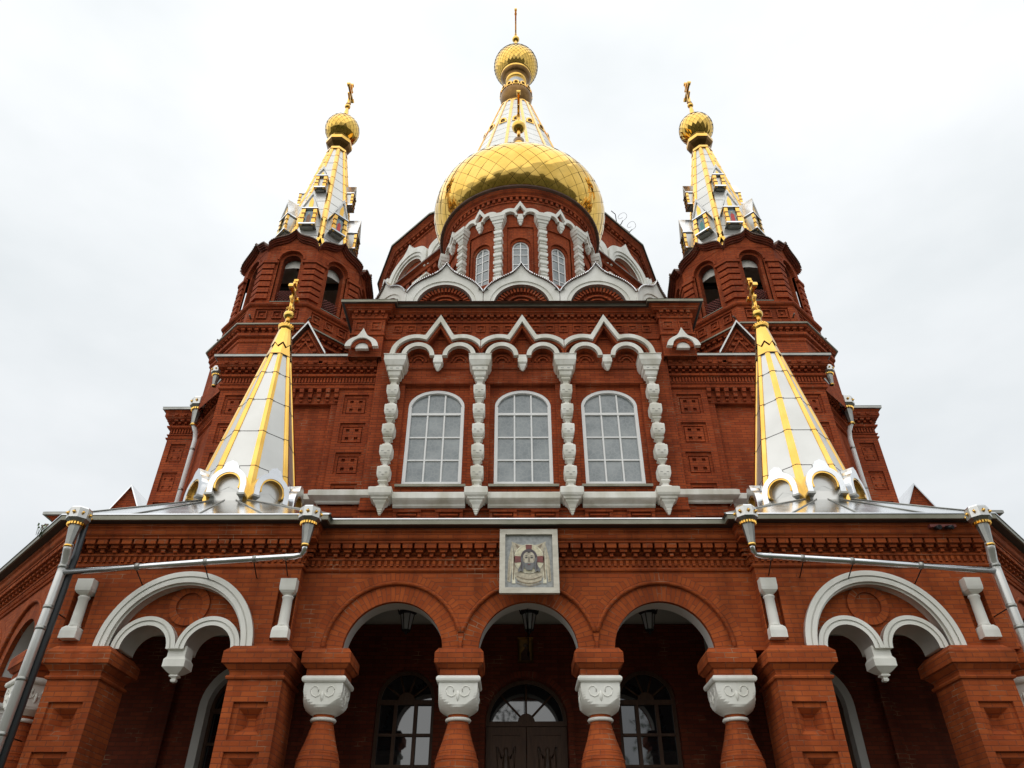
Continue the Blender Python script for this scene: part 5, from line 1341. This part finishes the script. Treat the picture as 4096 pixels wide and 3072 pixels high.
blob([(.094 * math.cos(t_), .02 + (.105 if math.sin(t_) > 0 else .14) * math.sin(t_)) for t_ in [2 * PI * i / 28 for i in range(28)]], 10, 'skin')
blob([(-.085, -.035), (-.055, -.062), (-.03, -.058), (0, -.064), (.03, -.058), (.055, -.062), (.085, -.035), (.07, -.12), (.045, -.165), (.012, -.18), (0, -.165), (-.012, -.18), (-.045, -.165), (-.07, -.12)], 11, 'hair_grey'); ell(0, -.085, .024, .007, 12, 'cross_red', 12)
for q in (-1, 1):
    ell(q * .042, .025, .022, .010, 11, 'eye', 14); blob([(q * .012, .045), (q * .04, .062), (q * .075, .048), (q * .04, .053)], 12, 'eye'); blob([(q * .07, .0), (q * .088, .02), (q * .08, -.05)], 12, 'skin_shadow')
blob([(-.007, .04), (.007, .04), (.014, -.045), (-.014, -.045)], 12, 'skin_shadow'); blob([(-.045, .135), (.045, .135), (.012, .105), (-.012, .105)], 12, 'hair')
m.build('mosaic', e, org)
# small framed icon above the door
org = (0, 15.55, 4.17)
e = empty('small_icon', org, 'small dark framed icon of a figure on the shaded wall above the cathedral door', 'icon')
m = MB(); m.box(-.165, .155, 15.53, 15.6, 4.15, 4.19, 'gold_dark'); m.box(-.165, .155, 15.53, 15.6, 4.62, 4.66, 'gold'); m.box(-.165, -.13, 15.53, 15.6, 4.19, 4.62, 'gold_dark'); m.box(.12, .155, 15.53, 15.6, 4.19, 4.62, 'gold_dark'); m.build('frame', e, org)
m = MB(); m.box(-.13, .12, 15.56, 15.6, 4.19, 4.62, 'icon_ochre'); m.strip([-.1, -.06, 0, .05, .09], const(4.2), lambda x: 4.46 - abs(x) * 1.2, 15.555, 15.56, 'icon_dark'); m.ring(-.005, 4.50, 0, .045, 15.552, 15.56, 'icon_dark', 14, 0, 2 * PI); m.ring(-.005, 4.495, 0, .025, 15.548, 15.552, 'skin_shadow', 12, 0, 2 * PI); m.build('painting', e, org)
# security cameras under the right gutter
org = (7.1, 11.8, 5.38)
e = empty('security_camera', org, 'dark pair of security cameras under the gutter of the right wing', 'security camera')
m = MB(); m.tube([(7.0, 11.78, 5.37), (7.0, 11.66, 5.34)], .04, 'black_iron', 10); m.tube([(7.17, 11.78, 5.38), (7.22, 11.66, 5.34)], .035, 'black_iron', 10); m.build('housing', e, org)
m = MB(); m.box(6.9, 7.35, 11.76, 11.84, 5.39, 5.44, 'red_paint'); m.build('bracket', e, org)
# floodlight bracket with curled wires on the eave of the main drum
org = (7.0, 34.5, 35.6)
e = empty('antenna', org, 'rusty bracket on the eave right of the gold dome carrying two thin curled wire antennas', 'antenna')
m = MB()
A_, B_, C2_, D_ = Vector((6.61, 34, 37.17)), Vector((7.26, 34, 36.3)), Vector((7.42, 34, 36.62)), Vector((6.83, 34, 37.36))
for a, b in ((A_, B_), (D_, C2_), (A_, D_), (B_, C2_)): m.tube([tuple(a), tuple(b)], .045, 'tin_brown', 5)
for k in range(1, 8): m.tube([tuple(A_.lerp(B_, k / 8)), tuple(D_.lerp(C2_, k / 8))], .022, 'tin_brown', 4)
for a, b in ((A_, Vector((6.6, 34.5, 35.6))), (B_, Vector((7.2, 34.6, 35.4))), (D_, Vector((6.9, 35, 35.9))), (C2_, Vector((7.3, 35, 35.6)))): m.tube([tuple(a), tuple(b)], .035, 'tin_brown', 5)
m.tube([(6.66, 34, 37.2), (6.63, 34, 38.41), (6.38, 34, 38.75)], .03, 'black_iron', 5)
m.tube([(6.9, 34, 37.38), (7.08, 34, 37.78)], .03, 'black_iron', 5); m.tube([(7.36, 34, 36.6), (7.62, 34, 36.92)], .03, 'black_iron', 5)
m.build('bracket', e, org)
m = MB()
for pts in (((7.06, 37.75), (7.3, 38.0), (7.39, 38.3), (7.26, 38.56), (6.98, 38.45), (6.80, 38.15), (6.83, 37.97), (6.98, 38.0), (7.08, 38.1)),
            ((7.61, 36.9), (7.83, 37.1), (7.9, 37.4), (7.77, 37.7), (7.52, 37.6), (7.34, 37.3), (7.37, 37.12), (7.5, 37.12), (7.58, 37.2))):
    q = []
    for k in range(len(pts) - 1):      # smooth the wire through its points
        p0, p1, p2, p3 = pts[max(k - 1, 0)], pts[k], pts[k + 1], pts[min(k + 2, len(pts) - 1)]
        for t_ in (0, .25, .5, .75):
            q.append(tuple(.5 * (2 * p1[i] + (p2[i] - p0[i]) * t_ + (2 * p0[i] - 5 * p1[i] + 4 * p2[i] - p3[i]) * t_ ** 2 + (3 * p1[i] - p0[i] - 3 * p2[i] + p3[i]) * t_ ** 3) for i in (0, 1)))
    m.tube([(x, 34, z) for x, z in q] + [(pts[-1][0], 34, pts[-1][1])], .012, 'black_iron', 4)
m.build('wire', e, org)
# little weed rooted behind the left gutter
org = (-8.75, 12.6, 5.5)
e = MB()
for k in range(26):
    x, y, z = -8.72 + random.uniform(-.10, .10), 12.35 + random.uniform(-.08, .08), 5.64 + random.uniform(0, .10)
    a = random.uniform(0, 6.28); r_ = random.uniform(.012, .024); mt = random.choice(('leaf', 'leaf', 'flower', 'flower_y'))
    e.poly([(x + r_ * math.cos(a), y, z + r_ * math.sin(a)), (x - r_ * math.sin(a), y + .01, z + r_ * math.cos(a)), (x - r_ * math.cos(a), y, z - r_ * math.sin(a)), (x + r_ * math.sin(a), y - .01, z - r_ * math.cos(a))], mt)
    e.tube([(x, y, z), (x * .5 - 8.75 * .5, y, 5.5)], .004, 'leaf', 3)
o = e.build('weed', None, org); o.location = org; tag(o, 'small flowering weed growing behind the gutter at the far left', 'plant')

# belt of trees across the square behind the viewer (seen only as reflections in glass and gilding)
t = MB()
for k in range(22):
    x = -44 + 4.2 * k + random.uniform(-1, 1); y = -26 + random.uniform(-5, 3); H = random.uniform(11, 17)
    t.tube([(x, y, GZ), (x + .2, y, GZ + H * .5), (x, y, GZ + H * .85)], [.22, .16, .06], 'bark', 6)
    for q in range(420):
        a, b, c = random.gauss(0, 1), random.gauss(0, 1), random.gauss(0, 1); n_ = math.sqrt(a * a + b * b + c * c) + .01; rr_ = random.random() ** .4
        X, Y, Z = x + a / n_ * 2.2 * rr_, y + b / n_ * 2.2 * rr_, GZ + H * .62 + c / n_ * H * .36 * rr_; z = .28
        v = [Vector((random.uniform(-z, z), random.uniform(-z, z), random.uniform(-z, z))) for _ in range(3)]
        t.poly([(X + w_.x, Y + w_.y, Z + w_.z) for w_ in v], 'leaf')
tag(t.build('woodland'), 'belt of trees across the square', 'trees', kind='stuff')
